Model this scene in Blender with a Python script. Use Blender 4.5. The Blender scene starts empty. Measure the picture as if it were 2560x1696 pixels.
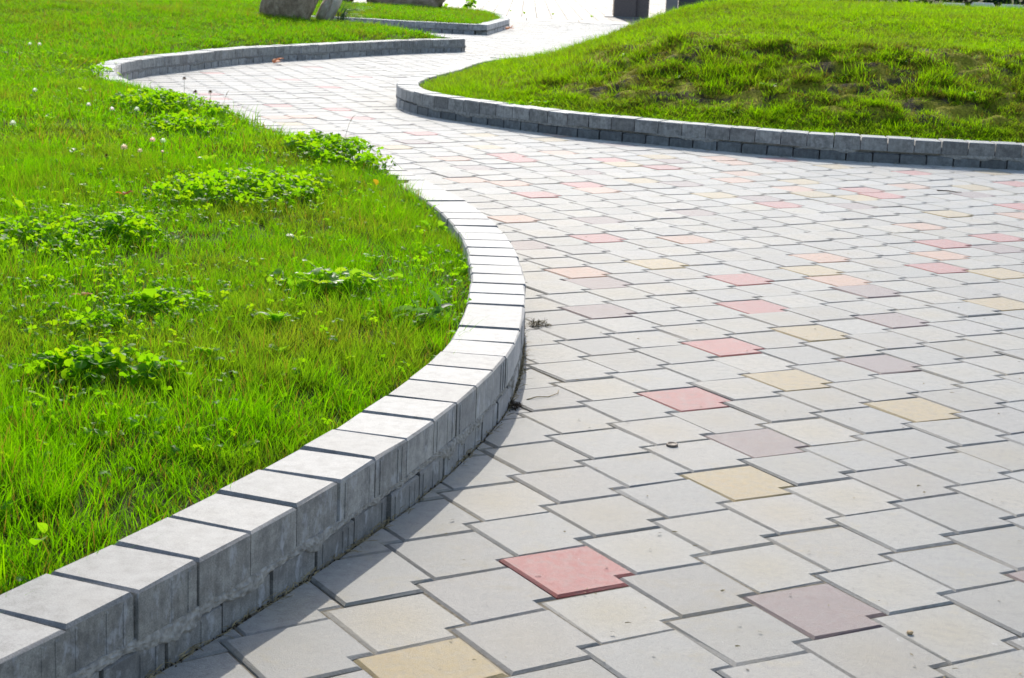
import bpy, bmesh, math, random
import numpy as np
from mathutils import Vector, Matrix, Euler

rng = np.random.default_rng(7)
random.seed(7)
C = bpy.context.scene.collection
SC = bpy.context.scene

# ------------------------------------------------------------------ camera
CAM_H, PITCH, ROLL, FPX = 1.10269, 0.21874, 0.04508, 4268.6
cam = bpy.data.cameras.new("camera")
cam.sensor_width = 36.0
cam.lens = FPX / 2560 * 36
cam.clip_start, cam.clip_end = 0.05, 2000
cam.dof.use_dof = True
cam.dof.focus_distance = 4.3
cam.dof.aperture_fstop = 18
camo = bpy.data.objects.new("camera", cam)
C.objects.link(camo)
_r = Vector((1, 0, 0)); _u = Vector((0, math.sin(PITCH), math.cos(PITCH))); _b = Vector((0, -math.cos(PITCH), math.sin(PITCH)))
_c, _s = math.cos(ROLL), math.sin(ROLL)
r2 = _r * _c + _u * _s; u2 = -_r * _s + _u * _c
camo.matrix_world = Matrix(((r2.x, u2.x, _b.x, 0), (r2.y, u2.y, _b.y, 0), (r2.z, u2.z, _b.z, CAM_H), (0, 0, 0, 1)))
SC.camera = camo

# ------------------------------------------------------------------ light
SUN_EL, SUN_AZ = math.radians(35), math.radians(-3)      # azimuth from +Y towards +X
to_sun = Vector((math.sin(SUN_AZ) * math.cos(SUN_EL), math.cos(SUN_AZ) * math.cos(SUN_EL), math.sin(SUN_EL)))
w = bpy.data.worlds.new("World"); SC.world = w; w.use_nodes = True
nt = w.node_tree
bg = nt.nodes["Background"]
sky = nt.nodes.new("ShaderNodeTexSky"); sky.sky_type = 'NISHITA'; sky.sun_disc = False
sky.dust_density = 1.6; sky.air_density = 0.9; sky.ozone_density = 0.5
sky.sun_elevation = SUN_EL; sky.sun_rotation = SUN_AZ
nt.links.new(sky.outputs[0], bg.inputs[0]); bg.inputs[1].default_value = 0.15
sun = bpy.data.lights.new("sun", 'SUN'); sun.energy = 2.5; sun.angle = math.radians(0.53); sun.color = (1, 0.945, 0.85)
suno = bpy.data.objects.new("sun", sun); C.objects.link(suno)
suno.rotation_euler = (-to_sun).to_track_quat('-Z', 'Y').to_euler()
SC.view_settings.view_transform = 'Standard'; SC.view_settings.look = 'None'
SC.view_settings.gamma = 1; SC.view_settings.use_curve_mapping = False
SC.view_settings.exposure = 0.56
SC.render.engine = 'CYCLES'
SC.cycles.max_bounces = 6; SC.cycles.diffuse_bounces = 3; SC.cycles.glossy_bounces = 2
SC.cycles.transmission_bounces = 4; SC.cycles.transparent_max_bounces = 4
SC.cycles.caustics_reflective = False; SC.cycles.caustics_refractive = False
SC.cycles.sample_clamp_indirect = 6

# ------------------------------------------------------------------ helpers
def tag(o, label=None, cat=None, group=None, kind=None):
    if label: o["label"] = label
    if cat: o["category"] = cat
    if group: o["group"] = group
    if kind: o["kind"] = kind
    return o

def empty(name, loc=(0, 0, 0), rz=0):
    o = bpy.data.objects.new(name, None); C.objects.link(o)
    o.location = loc; o.rotation_euler = (0, 0, rz); o.empty_display_size = .1
    return o

def mesh_obj(name, verts, faces, mat=None, parent=None, loc=(0, 0, 0), smooth=False, link=True):
    me = bpy.data.meshes.new(name)
    me.from_pydata([tuple(map(float, v)) for v in verts], [], faces)
    if mat: me.materials.append(mat)
    if smooth: me.polygons.foreach_set("use_smooth", [True] * len(me.polygons))
    me.update()
    o = bpy.data.objects.new(name, me)
    if link: C.objects.link(o)
    o.location = loc
    if parent: o.parent = parent
    return o

def inst(name, me, parent=None, loc=(0, 0, 0), rot=(0, 0, 0), scl=1.0):
    o = bpy.data.objects.new(name, me); C.objects.link(o)
    if parent: o.parent = parent
    o.location = loc; o.rotation_euler = rot; o.scale = (scl,) * 3 if np.isscalar(scl) else scl
    return o

def hash2(ix, iy, seed):
    h = np.sin(ix * 127.1 + iy * 311.7 + seed * 74.7) * 43758.5453
    return h - np.floor(h)

def vnoise(x, y, seed=0):
    x = np.asarray(x, float); y = np.asarray(y, float)
    ix, iy = np.floor(x), np.floor(y); fx, fy = x - ix, y - iy
    fx = fx * fx * (3 - 2 * fx); fy = fy * fy * (3 - 2 * fy)
    a = hash2(ix, iy, seed); b = hash2(ix + 1, iy, seed); c = hash2(ix, iy + 1, seed); d = hash2(ix + 1, iy + 1, seed)
    return (a * (1 - fx) + b * fx) * (1 - fy) + (c * (1 - fx) + d * fx) * fy

def fbm(x, y, seed=0, o=3):
    s = 0; a = .5; t = 0
    for k in range(o):
        s = s + a * vnoise(np.asarray(x) * 2 ** k, np.asarray(y) * 2 ** k, seed + k * 13); t += a; a *= .5
    return s / t

def ss(a, b, x):
    t = np.clip((np.asarray(x, float) - a) / (b - a), 0, 1)
    return t * t * (3 - 2 * t)

def to_px(P):
    """world points -> pixels of the 2560 wide photograph, and depth (used only to choose what is in view)"""
    P = np.atleast_2d(P); x, y, z = P[:, 0], P[:, 1], P[:, 2] - CAM_H
    cp, sp = math.cos(PITCH), math.sin(PITCH)
    d = y * cp - z * sp; u = y * sp + z * cp
    d = np.where(d < .05, .05, d)
    X = FPX * x / d; Y = -FPX * u / d
    return 1280 + X * _c - Y * _s, 848 + X * _s + Y * _c, d

def in_view(P, mx=250, my=200, shift=.6):
    """in view with room for a step to the side"""
    px, py, d = to_px(P)
    m = mx + shift * FPX / d
    return (px > -m) & (px < 2560 + m) & (py > -my) & (py < 1696 + my) & (d > .3)

def catmull(pts, n=12):
    p = np.array(pts, float); p = np.vstack([2 * p[0] - p[1], p, 2 * p[-1] - p[-2]])
    out = []
    for i in range(1, len(p) - 2):
        t = np.linspace(0, 1, n, endpoint=False)[:, None]
        a, b, c, d = p[i - 1], p[i], p[i + 1], p[i + 2]
        out.append(.5 * (2 * b + (c - a) * t + (2 * a - 5 * b + 4 * c - d) * t ** 2 + (3 * b - a - 3 * c + d) * t ** 3))
    return np.vstack(out + [p[-2:-1]])

def resample(p, step):
    d = np.r_[0, np.cumsum(np.linalg.norm(np.diff(p, axis=0), axis=1))]
    s = np.arange(0, d[-1], step)
    return np.c_[np.interp(s, d, p[:, 0]), np.interp(s, d, p[:, 1])]

def smooth_curve(pts, passes=6, step=.02):
    p = resample(catmull(pts), step)
    for _ in range(passes):
        q = p.copy(); k = 4
        for i in range(1, k + 1):
            q[k:-k] += p[k - i:len(p) - k - i] + p[k + i:len(p) - k + i or None]
        q[k:-k] /= (2 * k + 1); q[:k] = p[:k]; q[-k:] = p[-k:]; p = q
    return resample(p, step)

def inside(poly, x, y):
    poly = np.asarray(poly); r = np.zeros(np.shape(x), bool)
    x1, y1 = poly[:, 0], poly[:, 1]; x2, y2 = np.roll(x1, -1), np.roll(y1, -1)
    for a, b, c, d in zip(x1, y1, x2, y2):
        if b == d: continue
        m = ((b > y) != (d > y)) & (x < (c - a) * (y - b) / (d - b) + a)
        r ^= m
    return r

def dist_to(curve, x, y, chunk=4000):
    x = np.ravel(x); y = np.ravel(y); out = np.empty(len(x))
    for i in range(0, len(x), chunk):
        dx = x[i:i + chunk, None] - curve[None, :, 0]; dy = y[i:i + chunk, None] - curve[None, :, 1]
        out[i:i + chunk] = np.sqrt((dx * dx + dy * dy).min(1))
    return out

# ------------------------------------------------------------------ materials
class M:
    """tiny node-tree writer"""
    def __init__(s, name):
        s.m = bpy.data.materials.new(name); s.m.use_nodes = True
        s.t = s.m.node_tree; s.n = s.t.nodes; s.l = s.t.links
        s.out = s.n["Material Output"]; s.b = s.n["Principled BSDF"]
    def new(s, typ, **kw):
        n = s.n.new(typ)
        for k, v in kw.items(): setattr(n, k, v)
        return n
    def link(s, a, b): s.l.new(a, b)
    def put(s, sock, v):
        if isinstance(v, bpy.types.NodeSocket): s.l.new(v, sock)
        else: sock.default_value = v if not isinstance(v, tuple) or len(v) == 4 or sock.type != 'RGBA' else (*v, 1)
    def pos(s): return s.new("ShaderNodeNewGeometry").outputs["Position"]
    def mapped(s, v, scale):
        n = s.new("ShaderNodeMapping"); s.link(v, n.inputs["Vector"]); n.inputs["Scale"].default_value = scale; return n.outputs[0]
    def noise(s, v, scale, detail=3, rough=.55):
        n = s.new("ShaderNodeTexNoise"); s.link(v, n.inputs["Vector"])
        n.inputs["Scale"].default_value = scale; n.inputs["Detail"].default_value = detail; n.inputs["Roughness"].default_value = rough
        return n.outputs["Fac"]
    def ramp(s, f, stops):
        n = s.new("ShaderNodeValToRGB"); s.link(f, n.inputs[0]); e = n.color_ramp.elements
        while len(e) < len(stops): e.new(.5)
        for el, (p, c) in zip(e, stops):
            el.position = p; el.color = (*c, 1) if len(c) == 3 else c
        return n.outputs[0]
    def rng(s, f, a, b, c=0., d=1.):
        n = s.new("ShaderNodeMapRange"); s.put(n.inputs[0], f)
        for i, v in enumerate((a, b, c, d)): n.inputs[i + 1].default_value = v
        return n.outputs[0]
    def mix(s, f, a, b, mode='MIX'):
        n = s.new("ShaderNodeMix", data_type='RGBA', blend_type=mode)
        s.put(n.inputs[0], f); s.put(n.inputs[6], a); s.put(n.inputs[7], b); return n.outputs[2]
    def math(s, op, a, b=0.):
        n = s.new("ShaderNodeMath", operation=op); s.put(n.inputs[0], a); s.put(n.inputs[1], b); return n.outputs[0]
    def bump(s, h, strength, dist=.002):
        n = s.new("ShaderNodeBump"); s.link(h, n.inputs["Height"]); n.inputs["Strength"].default_value = strength
        n.inputs["Distance"].default_value = dist; s.link(n.outputs[0], s.b.inputs["Normal"])
    def fin(s, col, rough=.8, spec=.5):
        s.put(s.b.inputs["Base Color"], col); s.put(s.b.inputs["Roughness"], rough); s.b.inputs["Specular IOR Level"].default_value = spec
        return s.m

def paver_material(name, source):
    m = M(name); p = m.pos()
    if source == 'object':
        oi = m.new("ShaderNodeObjectInfo"); col = oi.outputs["Color"]; rnd = oi.outputs["Random"]
    else:
        at = m.new("ShaderNodeAttribute", attribute_name="tone"); col = at.outputs["Color"]; rnd = at.outputs["Alpha"]
    fine = m.noise(p, 520, 2, .7); mid = m.noise(p, 45, 4, .65); big = m.noise(p, 7, 3)
    stain = m.math('MULTIPLY', m.rng(big, .46, .66), m.rng(mid, .3, .7))
    if source == 'object':
        tc = m.new("ShaderNodeTexCoord").outputs["Generated"]
        vm = m.new("ShaderNodeVectorMath", operation='DISTANCE'); m.link(tc, vm.inputs[0]); vm.inputs[1].default_value = (.5, .5, 1.0)
        core = m.rng(m.math('ADD', vm.outputs["Value"], m.math('MULTIPLY', mid, .25)), .66, .22)
        stain = m.math('MAXIMUM', stain, m.math('MULTIPLY', core, m.rng(rnd, .1, 1, .1, .95)))
    c = m.mix(m.math('MULTIPLY', stain, .9), col, m.mix(1.0, col, (1.0, .87, .60), 'MULTIPLY'))
    c = m.mix(1.0, c, m.ramp(fine, [(.25, (.52,) * 3), (.5, (1,) * 3), (.75, (1.34,) * 3)]), 'MULTIPLY')
    c = m.mix(1.0, c, m.ramp(mid, [(.3, (.66,) * 3), (.5, (1,) * 3), (.7, (1.2,) * 3)]), 'MULTIPLY')
    c = m.mix(1.0, c, m.ramp(rnd, [(0, (.93, .93, .92)), (1, (1.06, 1.06, 1.06))]), 'MULTIPLY')
    pale = m.rng(m.noise(m.mapped(p, (30, 14, 1)), 1.0, 5, .75),   .665, .74)       # pale scuffs
    c = m.mix(m.math('MULTIPLY', pale, .75), c, (.62, .62, .60))
    gr = m.rng(m.noise(p, 230, 1), .66, .72)
    c = m.mix(m.math('MULTIPLY', gr, .5), c, m.mix(1., c, (1.45, 1.4, 1.25), 'MULTIPLY'))      # light aggregate
    dk = m.rng(m.noise(p, 190, 1), .70, .76)                                       # dark grit
    c = m.mix(m.math('MULTIPLY', dk, .45), c, (.12, .11, .10))
    m.bump(m.math('ADD', fine, m.math('MULTIPLY', mid, .6)), .7, .0016)
    m.b.inputs['Sheen Weight'].default_value = .55; m.b.inputs['Sheen Roughness'].default_value = .34; m.b.inputs['IOR'].default_value = 1.5      # sheen put in to bleach the far paving like veiling glare
    return m.fin(c, m.rng(m.math('ADD', m.math('MULTIPLY', mid, .6), m.math('MULTIPLY', fine, .4)), .3, .7, .56, .74), .68)

def block_material(name, lime_amt=.7, lime_lo=.55):
    m = M(name); p = m.pos(); oi = m.new("ShaderNodeObjectInfo")
    fine = m.noise(p, 380, 2, .7); mid = m.noise(p, 38, 4, .65); big = m.noise(p, 9, 3)
    streak = m.noise(m.mapped(p, (85, 85, 6)), 1.0, 4, .65)
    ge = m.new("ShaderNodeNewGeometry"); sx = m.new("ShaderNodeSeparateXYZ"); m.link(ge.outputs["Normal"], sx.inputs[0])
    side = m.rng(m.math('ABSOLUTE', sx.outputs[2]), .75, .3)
    c = m.mix(1.0, oi.outputs["Color"], m.ramp(fine, [(.25, (.55,) * 3), (.5, (1,) * 3), (.75, (1.32,) * 3)]), 'MULTIPLY')
    c = m.mix(1.0, c, m.ramp(mid, [(.32, (.70, .69, .68)), (.5, (1, 1, 1)), (.68, (1.2, 1.2, 1.2))]), 'MULTIPLY')
    c = m.mix(m.math('MULTIPLY', m.rng(big, .5, .7), .3), c, m.mix(1.0, c, (1.0, .95, .84), 'MULTIPLY'))
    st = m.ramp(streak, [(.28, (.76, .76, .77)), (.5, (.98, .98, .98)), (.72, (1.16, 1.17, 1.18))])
    c = m.mix(side, c, m.mix(1.0, m.mix(1.0, c, (1.32, 1.30, 1.24), 'MULTIPLY'), st, 'MULTIPLY'))      # sides lightened and warmed in colour to lift their shade
    dirt = m.math('MULTIPLY', side, m.rng(m.noise(p, 17, 5, .75), .46, .64))         # grimy sides
    c = m.mix(m.math('MULTIPLY', dirt, .6), c, (.085, .085, .085))
    lime = m.math('MULTIPLY', side, m.rng(m.noise(m.mapped(p, (26, 26, 14)), 1., 4, .7), lime_lo, lime_lo + .12))   # lime bloom
    c = m.mix(m.math('MULTIPLY', lime, lime_amt), c, (.46, .47, .49))
    m.bump(fine, .3, .001)
    m.b.inputs['Sheen Weight'].default_value = .55; m.b.inputs['Sheen Roughness'].default_value = .34; m.b.inputs['IOR'].default_value = 1.5
    return m.fin(c, .62, .5)

def leaf_material(name, stops, dry=None, trans=(.20, .42, .012), tw=.5, rough=.6, patch=True, attr=True, spec=.10):
    """leafy matter: coloured reflection plus light coming through the blade"""
    m = M(name); p = m.pos()
    oi = m.new("ShaderNodeObjectInfo")
    if attr:
        at = m.new("ShaderNodeAttribute", attribute_name="tone"); f = at.outputs["Fac"]; h = at.outputs["Alpha"]
        f = m.math('ADD', m.math('MULTIPLY', f, .6), m.math('MULTIPLY', oi.outputs["Random"], .4))
    else:
        f = oi.outputs["Random"]
    col = m.ramp(f, stops)
    tcol = m.mix(1.0, m.ramp(f, [(0, (.78, .95, .7)), (.6, (1, 1, 1)), (1, (1.35, 1.05, 1.2))]), trans, 'MULTIPLY')
    if patch and dry:
        pn = m.rng(m.noise(p, 1.6, 3, .6), .46, .68)
        pn = m.math('MULTIPLY', pn, .46)
        if attr: pn = m.math('MAXIMUM', pn, m.rng(at.outputs["Fac"], .905, .92))
        col = m.mix(pn, col, dry[0]); tcol = m.mix(pn, tcol, dry[1])
    if attr and dry:
        low = m.rng(h, .0, .42, .9, 0)       # brown sheaths, also darkened in colour for shade at the foot of the blades
        col = m.mix(low, col, (.085, .062, .016)); tcol = m.mix(low, tcol, (.11, .075, .012))
    m.put(m.b.inputs["Base Color"], col); m.b.inputs["Roughness"].default_value = rough; m.b.inputs["Specular IOR Level"].default_value = spec
    tr = m.new("ShaderNodeBsdfTranslucent"); m.put(tr.inputs[0], tcol)
    mx = m.new("ShaderNodeMixShader"); mx.inputs[0].default_value = tw
    m.link(m.b.outputs[0], mx.inputs[1]); m.link(tr.outputs[0], mx.inputs[2]); m.link(mx.outputs[0], m.out.inputs[0])
    return m.m

def soil_material(name, moss):
    m = M(name); p = m.pos()
    a = m.noise(p, 26, 5, .7); b = m.noise(p, 4.5 if moss else 3.2, 6, .72)
    soil = m.ramp(a, [(.25, (.028, .021, .013)), (.5, (.085, .066, .038)), (.75, (.17, .135, .08))])
    if moss:
        ms = m.ramp(m.noise(p, 60, 4, .7), [(.3, (.12, .13, .012)), (.55, (.34, .32, .03)), (.8, (.5, .44, .06))])
        c = m.mix(m.rng(b, .44, .50), soil, ms)
    else:
        ms = m.ramp(m.noise(p, 60, 4, .7), [(.3, (.03, .05, .008)), (.7, (.10, .12, .02))])
        c = m.mix(m.rng(b, .3, .6), soil, ms)
    m.bump(a, 1.0, .03)
    return m.fin(c, .95, .15)

def stone_material(name, stops, scale=14, rough=.8, spec=.4, bump=.6, speck=None):
    m = M(name); p = m.new("ShaderNodeTexCoord").outputs["Object"]
    a = m.noise(p, scale, 5, .68); c = m.ramp(a, stops)
    if speck:
        v = m.noise(p, speck, 2, .7); c = m.mix(1., c, m.ramp(v, [(.3, (.55,) * 3), (.5, (1,) * 3), (.72, (1.6,) * 3)]), 'MULTIPLY')
    m.bump(a, bump, .02)
    return m.fin(c, rough, spec)

def plain(name, col, rough=.7, spec=.4, var=.15, scale=40):
    m = M(name); p = m.pos(); n = m.noise(p, scale, 3)
    c = m.mix(1., col, m.ramp(n, [(.3, (1 - var,) * 3), (.7, (1 + var,) * 3)]), 'MULTIPLY')
    return m.fin(c, rough, spec)

MAT_PAVER = paver_material("paver_concrete", 'object')
MAT_PAVER_FIELD = paver_material("paver_concrete_field", 'attr')
MAT_BLOCK = block_material("kerb_block_concrete")
MAT_BLOCK_DARK = block_material("dark_kerb_block_concrete", .35, .66)
MAT_JOINT = plain("joint_sand", (.20, .175, .13), .95, .1, .4, 120)
MAT_MORTAR = plain("mortar", (.33, .315, .285), .9, .2, .35, 70)
MAT_SOIL = soil_material("lawn_soil", False)
MAT_MOSS = soil_material("mossy_soil", True)
GREENS = [(0, (.018, .095, .0005)), (.35, (.04, .155, .001)), (.7, (.08, .215, .002)), (1, (.18, .24, .004))]
DRY = ((.17, .135, .025), (.40, .29, .03))
MAT_GRASS = leaf_material("grass_blade", GREENS, DRY, (.28, .68, .0005), .55)
DRY2 = ((.12, .10, .03), (.27, .22, .035))
MAT_GRASS_HILL = leaf_material("grass_blade_mound", GREENS, DRY2, (.42, .78, .002), .53)
MAT_GRASS_DRY = leaf_material("dry_grass_blade", [(0, (.08, .075, .02)), (.5, (.15, .13, .03)), (1, (.11, .15, .015))], DRY2, (.34, .32, .03), .4)
MAT_CLOVER = leaf_material("clover_leaf", [(0, (.035, .14, .005)), (.5, (.075, .23, .006)), (1, (.15, .29, .008))], None, (.38, .76, .005), .5, .5, False, False, .15)
MAT_WEED = leaf_material("weed_leaf", [(0, (.06, .18, .02)), (1, (.11, .26, .03))], None, (.40, .74, .02), .5, .4, False, False, .3)
MAT_GREYWEED = leaf_material("grey_weed_leaf", [(0, (.05, .11, .05)), (1, (.09, .16, .07))], None, (.18, .40, .06), .38, .5, False, False, .25)
MAT_LIME = leaf_material("lime_leaf", [(0, (.22, .33, .012)), (1, (.28, .36, .015))], None, (.36, .68, .008), .55, .45, False, False, .15)
MAT_YELLOW = leaf_material("yellow_leaf", [(0, (.5, .3, .02)), (1, (.55, .32, .02))], None, (.75, .45, .02), .5, .5, False, False)
MAT_ORANGE = leaf_material("orange_leaf", [(0, (.5, .13, .02)), (1, (.55, .16, .02))], None, (.8, .22, .03), .5, .5, False, False)
MAT_STEM = plain("plant_stem", (.06, .11, .02), .6)
MAT_WHITE_PETAL = leaf_material("white_petal", [(0, (.86, .83, .74)), (1, (.9, .87, .8))], None, (1, .98, .92), .7, .6, False, False)
MAT_PINK_PETAL = leaf_material("pink_petal", [(0, (.86, .58, .50)), (1, (.9, .64, .58))], None, (1, .78, .68), .7, .6, False, False)
MAT_BROWN_PETAL = plain("withered_petal", (.17, .085, .03), .9, .2, .4, 200)
MAT_STRAW = plain("dry_straw", (.30, .24, .13), .85, .2, .5, 90)
MAT_BARK = plain("dark_twig", (.05, .038, .026), .85, .2, .3, 120)

# ------------------------------------------------------------------ where the walls run (metres, ground plan)
LEFT_FRONT = [(-1.06, 1.30), (-.90, 1.66), (-.755, 1.98), (-.676, 2.145), (-.598, 2.304), (-.525, 2.466), (-.456, 2.627), (-.389, 2.794), (-.325, 2.952), (-.25, 3.17),
    (-.163, 3.427), (-.12, 3.597), (-.08, 3.757), (-.044, 3.913), (-.015, 4.06), (.006, 4.216), (.02, 4.391), (.03, 4.55), (.034, 4.696), (.035, 4.856), (.034, 5.009),
    (.031, 5.159), (.025, 5.31), (.012, 5.495), (-.002, 5.665), (-.019, 5.834), (-.039, 5.972), (-.064, 6.129), (-.09, 6.27), (-.118, 6.427), (-.151, 6.566), (-.189, 6.731),
    (-.36, 7.25), (-.51, 7.72), (-.70, 8.18), (-.92, 8.60), (-1.12, 8.96), (-1.42, 9.67), (-1.72, 10.26), (-2.01, 10.69), (-2.29, 11.16), (-2.6, 11.75), (-2.86, 12.3),
    (-3.07, 12.9), (-3.19, 13.46), (-3.23, 13.95), (-3.21, 14.35), (-3.15, 14.75), (-3.04, 15.2), (-2.91, 15.8), (-2.78, 16.39), (-2.64, 16.85), (-2.45, 17.3),
    (-2.22, 17.76), (-2.0, 18.26), (-1.77, 18.8), (-1.52, 19.3), (-1.2, 19.88), (-.98, 20.24), (-.74, 20.55)]
LEFT_REAR = [(-.74, 20.55), (-.70, 20.72), (-.80, 20.92), (-1.05, 21.35), (-1.55, 22.4), (-2.5, 23.7), (-4.5, 24.7), (-8, 25.2)]
RIGHT_FRONT = [(6.2, 10.45), (5.0, 10.34), (4.0, 10.29), (3.01, 10.27), (2.76, 10.28), (2.44, 10.30), (2.1, 10.33), (1.79, 10.38), (1.48, 10.47), (1.19, 10.60), (.9, 10.76), (.6, 10.90),
    (.25, 11.10), (-.05, 11.38), (-.3, 11.64), (-.57, 11.91), (-.72, 12.12), (-.84, 12.38), (-.91, 12.64), (-.955, 12.95), (-.965, 13.3), (-.93, 13.75), (-.87, 14.1), (-.80, 14.5), (-.73, 14.9),
    (-.66, 15.5), (-.58, 16.1), (-.48, 16.56), (-.33, 17.0), (.08, 17.8), (.8, 18.8), (2.2, 20.0), (4.2, 20.8), (7, 21.2)]
THIRD_A = [(-7, 26.2), (-4.5, 25.9), (-2.62, 25.66), (-2.19, 25.55), (-1.6, 25.38), (-1.1, 25.33), (-.57, 25.29)]
THIRD_B = [(-.57, 25.29), (-.50, 26.0), (-.44, 26.6), (-.34, 27.6), (-.28, 28.4), (-.29, 29.0), (-.36, 30.0), (-.48, 30.9), (-.82, 31.9), (-1.6, 32.15), (-3, 32.2), (-7, 32.3)]
LF = smooth_curve(LEFT_FRONT); LR = smooth_curve(LEFT_REAR, 2)
RF = smooth_curve(RIGHT_FRONT)
TA = smooth_curve(THIRD_A); TB = smooth_curve(THIRD_B)
TWALL = np.vstack([TA, TB])
LWALL = np.vstack([LF, LR])
POLY_L = np.vstack([LWALL[::4], [(-16, 25.6), (-16, 1.2)]])
POLY_R = np.vstack([RF[::4], [(14, 21.5), (14, 10.9)]])
POLY_T = np.vstack([TWALL[::4], [(-14, 32.4), (-14, 26.8)]])
WALL_H = .150; DEPTH = .165

# ------------------------------------------------------------------ terrain of the beds
def z_left(x, y, d=None):
    x = np.atleast_1d(np.asarray(x, float)); y = np.atleast_1d(np.asarray(y, float))
    if d is None: d = dist_to(LWALL, x, y)
    far = ss(11, 20, y)
    lift = ss(6.2, 7.4, y) * (1 - ss(12.2, 13, y))
    z = .098 + .052 * lift + (.045 - .03 * lift) * ss(.12, .55, d) + .03 * ss(.5, 2.2, d)
    z = z + .20 * ss(.5, 5.5, d) * far + .035 * far * ss(0.1, .6, d)
    z = z + ss(.1, .4, d) * (.022 * (fbm(x * 2.6, y * 2.6, 3) - .5) + .012 * (vnoise(x * 11, y * 11, 5) - .5))
    return z

RFRONT = RF[RF[:, 1] < 12.9]; RREAR = RF[(RF[:, 1] >= 12.6)]
RFRONT = RFRONT[RFRONT[:, 1] <= 13]
_i = int(np.argmin(RF[:, 0])); RFRONT = RF[:_i]; RREAR = RF[_i:]
def z_right(x, y, df=None, dr=None):
    x = np.atleast_1d(np.asarray(x, float)); y = np.atleast_1d(np.asarray(y, float))
    if df is None: df = dist_to(RFRONT, x, y)
    if dr is None: dr = dist_to(RREAR, x, y)
    mk = ss(.3, 2.4, dr)
    z = .115 + .03 * ss(.1, .5, df) * ss(.1, .5, dr)
    z = z + mk * (.44 * np.clip((df - .34) / 1.25, 0, 1) + .212 * ss(1.3, 4.6, df))
    rough = ss(.35, .6, df) * (1 - .7 * ss(1.6, 2.4, df)) * mk
    z = z + ss(.15, .5, np.minimum(df, dr)) * (.03 * (fbm(x * 2.2, y * 2.2, 8) - .5)) + rough * (.035 * (fbm(x * 5, y * 5, 21) - .5) + .05 * (vnoise(x * 9, y * 14, 23) - .5) + .05 * (vnoise(x * 5, y * 13, 27) - .5) + .022 * (vnoise(x * 21, y * 27, 25) - .5))
    return z

def z_third(x, y):
    x = np.atleast_1d(np.asarray(x, float)); y = np.atleast_1d(np.asarray(y, float))
    d = dist_to(TWALL, x, y)
    return .12 + .03 * ss(.1, .6, d) + .05 * ss(.5, 2.5, d) + .02 * (fbm(x * 2, y * 2, 31) - .5)

def terrain(name, poly, wall, zf, x0, x1, y0, y1, step, mat, label):
    xs = np.arange(x0, x1, step); ys = np.arange(y0, y1, step)
    X, Y = np.meshgrid(xs, ys); x, y = X.ravel(), Y.ravel()
    ok = inside(poly, x, y)
    d = dist_to(wall, x, y); ok &= d > .075
    z = zf(x, y)
    ok &= in_view(np.c_[x, y, z], 500, 500, 1.2)
    okg = ok.reshape(X.shape); idx = np.full(len(x), -1); idx[ok] = np.arange(ok.sum()); idx = idx.reshape(X.shape)
    q = okg[:-1, :-1] & okg[1:, :-1] & okg[:-1, 1:] & okg[1:, 1:]
    i, j = np.nonzero(q)
    f = np.c_[idx[i, j], idx[i, j + 1], idx[i + 1, j + 1], idx[i + 1, j]]
    o = mesh_obj(name, np.c_[x[ok], y[ok], z[ok]], f.tolist(), mat, smooth=True)
    tag(o, label, None, None, 'structure')
    return o

# ------------------------------------------------------------------ ground, pavement
ground = mesh_obj("ground", [(-160, -40, -.06), (160, -40, -.06), (160, 260, -.06), (-160, 260, -.06)], [(0, 1, 2, 3)], MAT_SOIL)
tag(ground, "bare earth under the paving and the beds", None, None, 'structure')
pavement = mesh_obj("pavement", [(-14, .6, -.0040), (14, .6, -.0040), (14, 33.3, -.0040), (-14, 33.3, -.0040)], [(0, 1, 2, 3)], MAT_JOINT)
tag(pavement, "winding path of grey interlocking pavers with red, yellow and purple ones", None, None, 'structure')

U = .2; W_, H_, NW, NH = 1.0, 1.0, .21196, .19203
YAW, TX, TY = .54120, -.02657, 15.18291
COEF = np.array([[-0.00838, 0.03089], [0.02659, -0.01421], [-0.00905, 0.02253], [-0.00655, -0.03809], [0.02206, -0.01563], [0.0198, -0.09393], [-0.00301, -0.04439], [-0.04192, 0.00818], [-0.00269, 0.01348]])
COLS = {'Y': (.30, .215, .07), 'R': (.31, .05, .038), 'O': (.345, .175, .10), 'P': (.16, .10, .095)}
COL_NAME = {'Y': "yellow", 'R': "red", 'O': "peach", 'P': "purple brown"}
SPECIAL = {'Y': [(-2, 1), (3, -1), (6, -38), (6, -4), (7, -2), (8, -31), (8, -12), (8, -6), (11, -30), (11, -10), (12, -33), (13, -22), (13, -6), (14, -31), (14, -25), (14, -19), (15, -8), (16, -26), (17, -18), (18, -20), (18, -17), (19, -14), (21, -22), (22, -24), (23, -17), (26, -19)],
 'R': [(0, 0), (4, -46), (4, -4), (5, -49), (5, -47), (6, -6), (7, -59), (7, -44), (8, -15), (8, -8), (9, -42), (9, -39), (9, -21), (9, -10), (10, -55), (10, -34), (11, -51), (11, -28), (11, -27), (11, -22), (13, -62), (14, -56), (14, -26), (14, -9), (15, -24), (15, -17), (16, -11), (18, -11), (19, -18), (19, -17), (20, -24), (22, -14), (23, -20), (25, -17)],
 'O': [(6, -40), (6, -12), (7, -40), (7, -18), (8, -24), (9, -28), (9, -23), (10, -14), (11, -21), (11, -9), (12, -11), (13, -28), (15, -32), (15, -10), (16, -21), (17, -22), (17, -19), (17, -13), (18, -25), (18, -24), (21, -18), (21, -13)],
 'P': [(2, 2), (4, -2), (5, -44), (5, -9), (6, -15), (6, -11), (7, -34), (8, -4), (9, -32), (9, -26), (9, -17), (10, -6), (11, -8), (12, -24), (12, -17), (14, -21), (15, -18), (16, -29), (16, -25), (17, -16), (17, -10), (22, -16), (5, 3)]}
KIND = {tuple(t): k for k, v in SPECIAL.items() for t in v}

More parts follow.
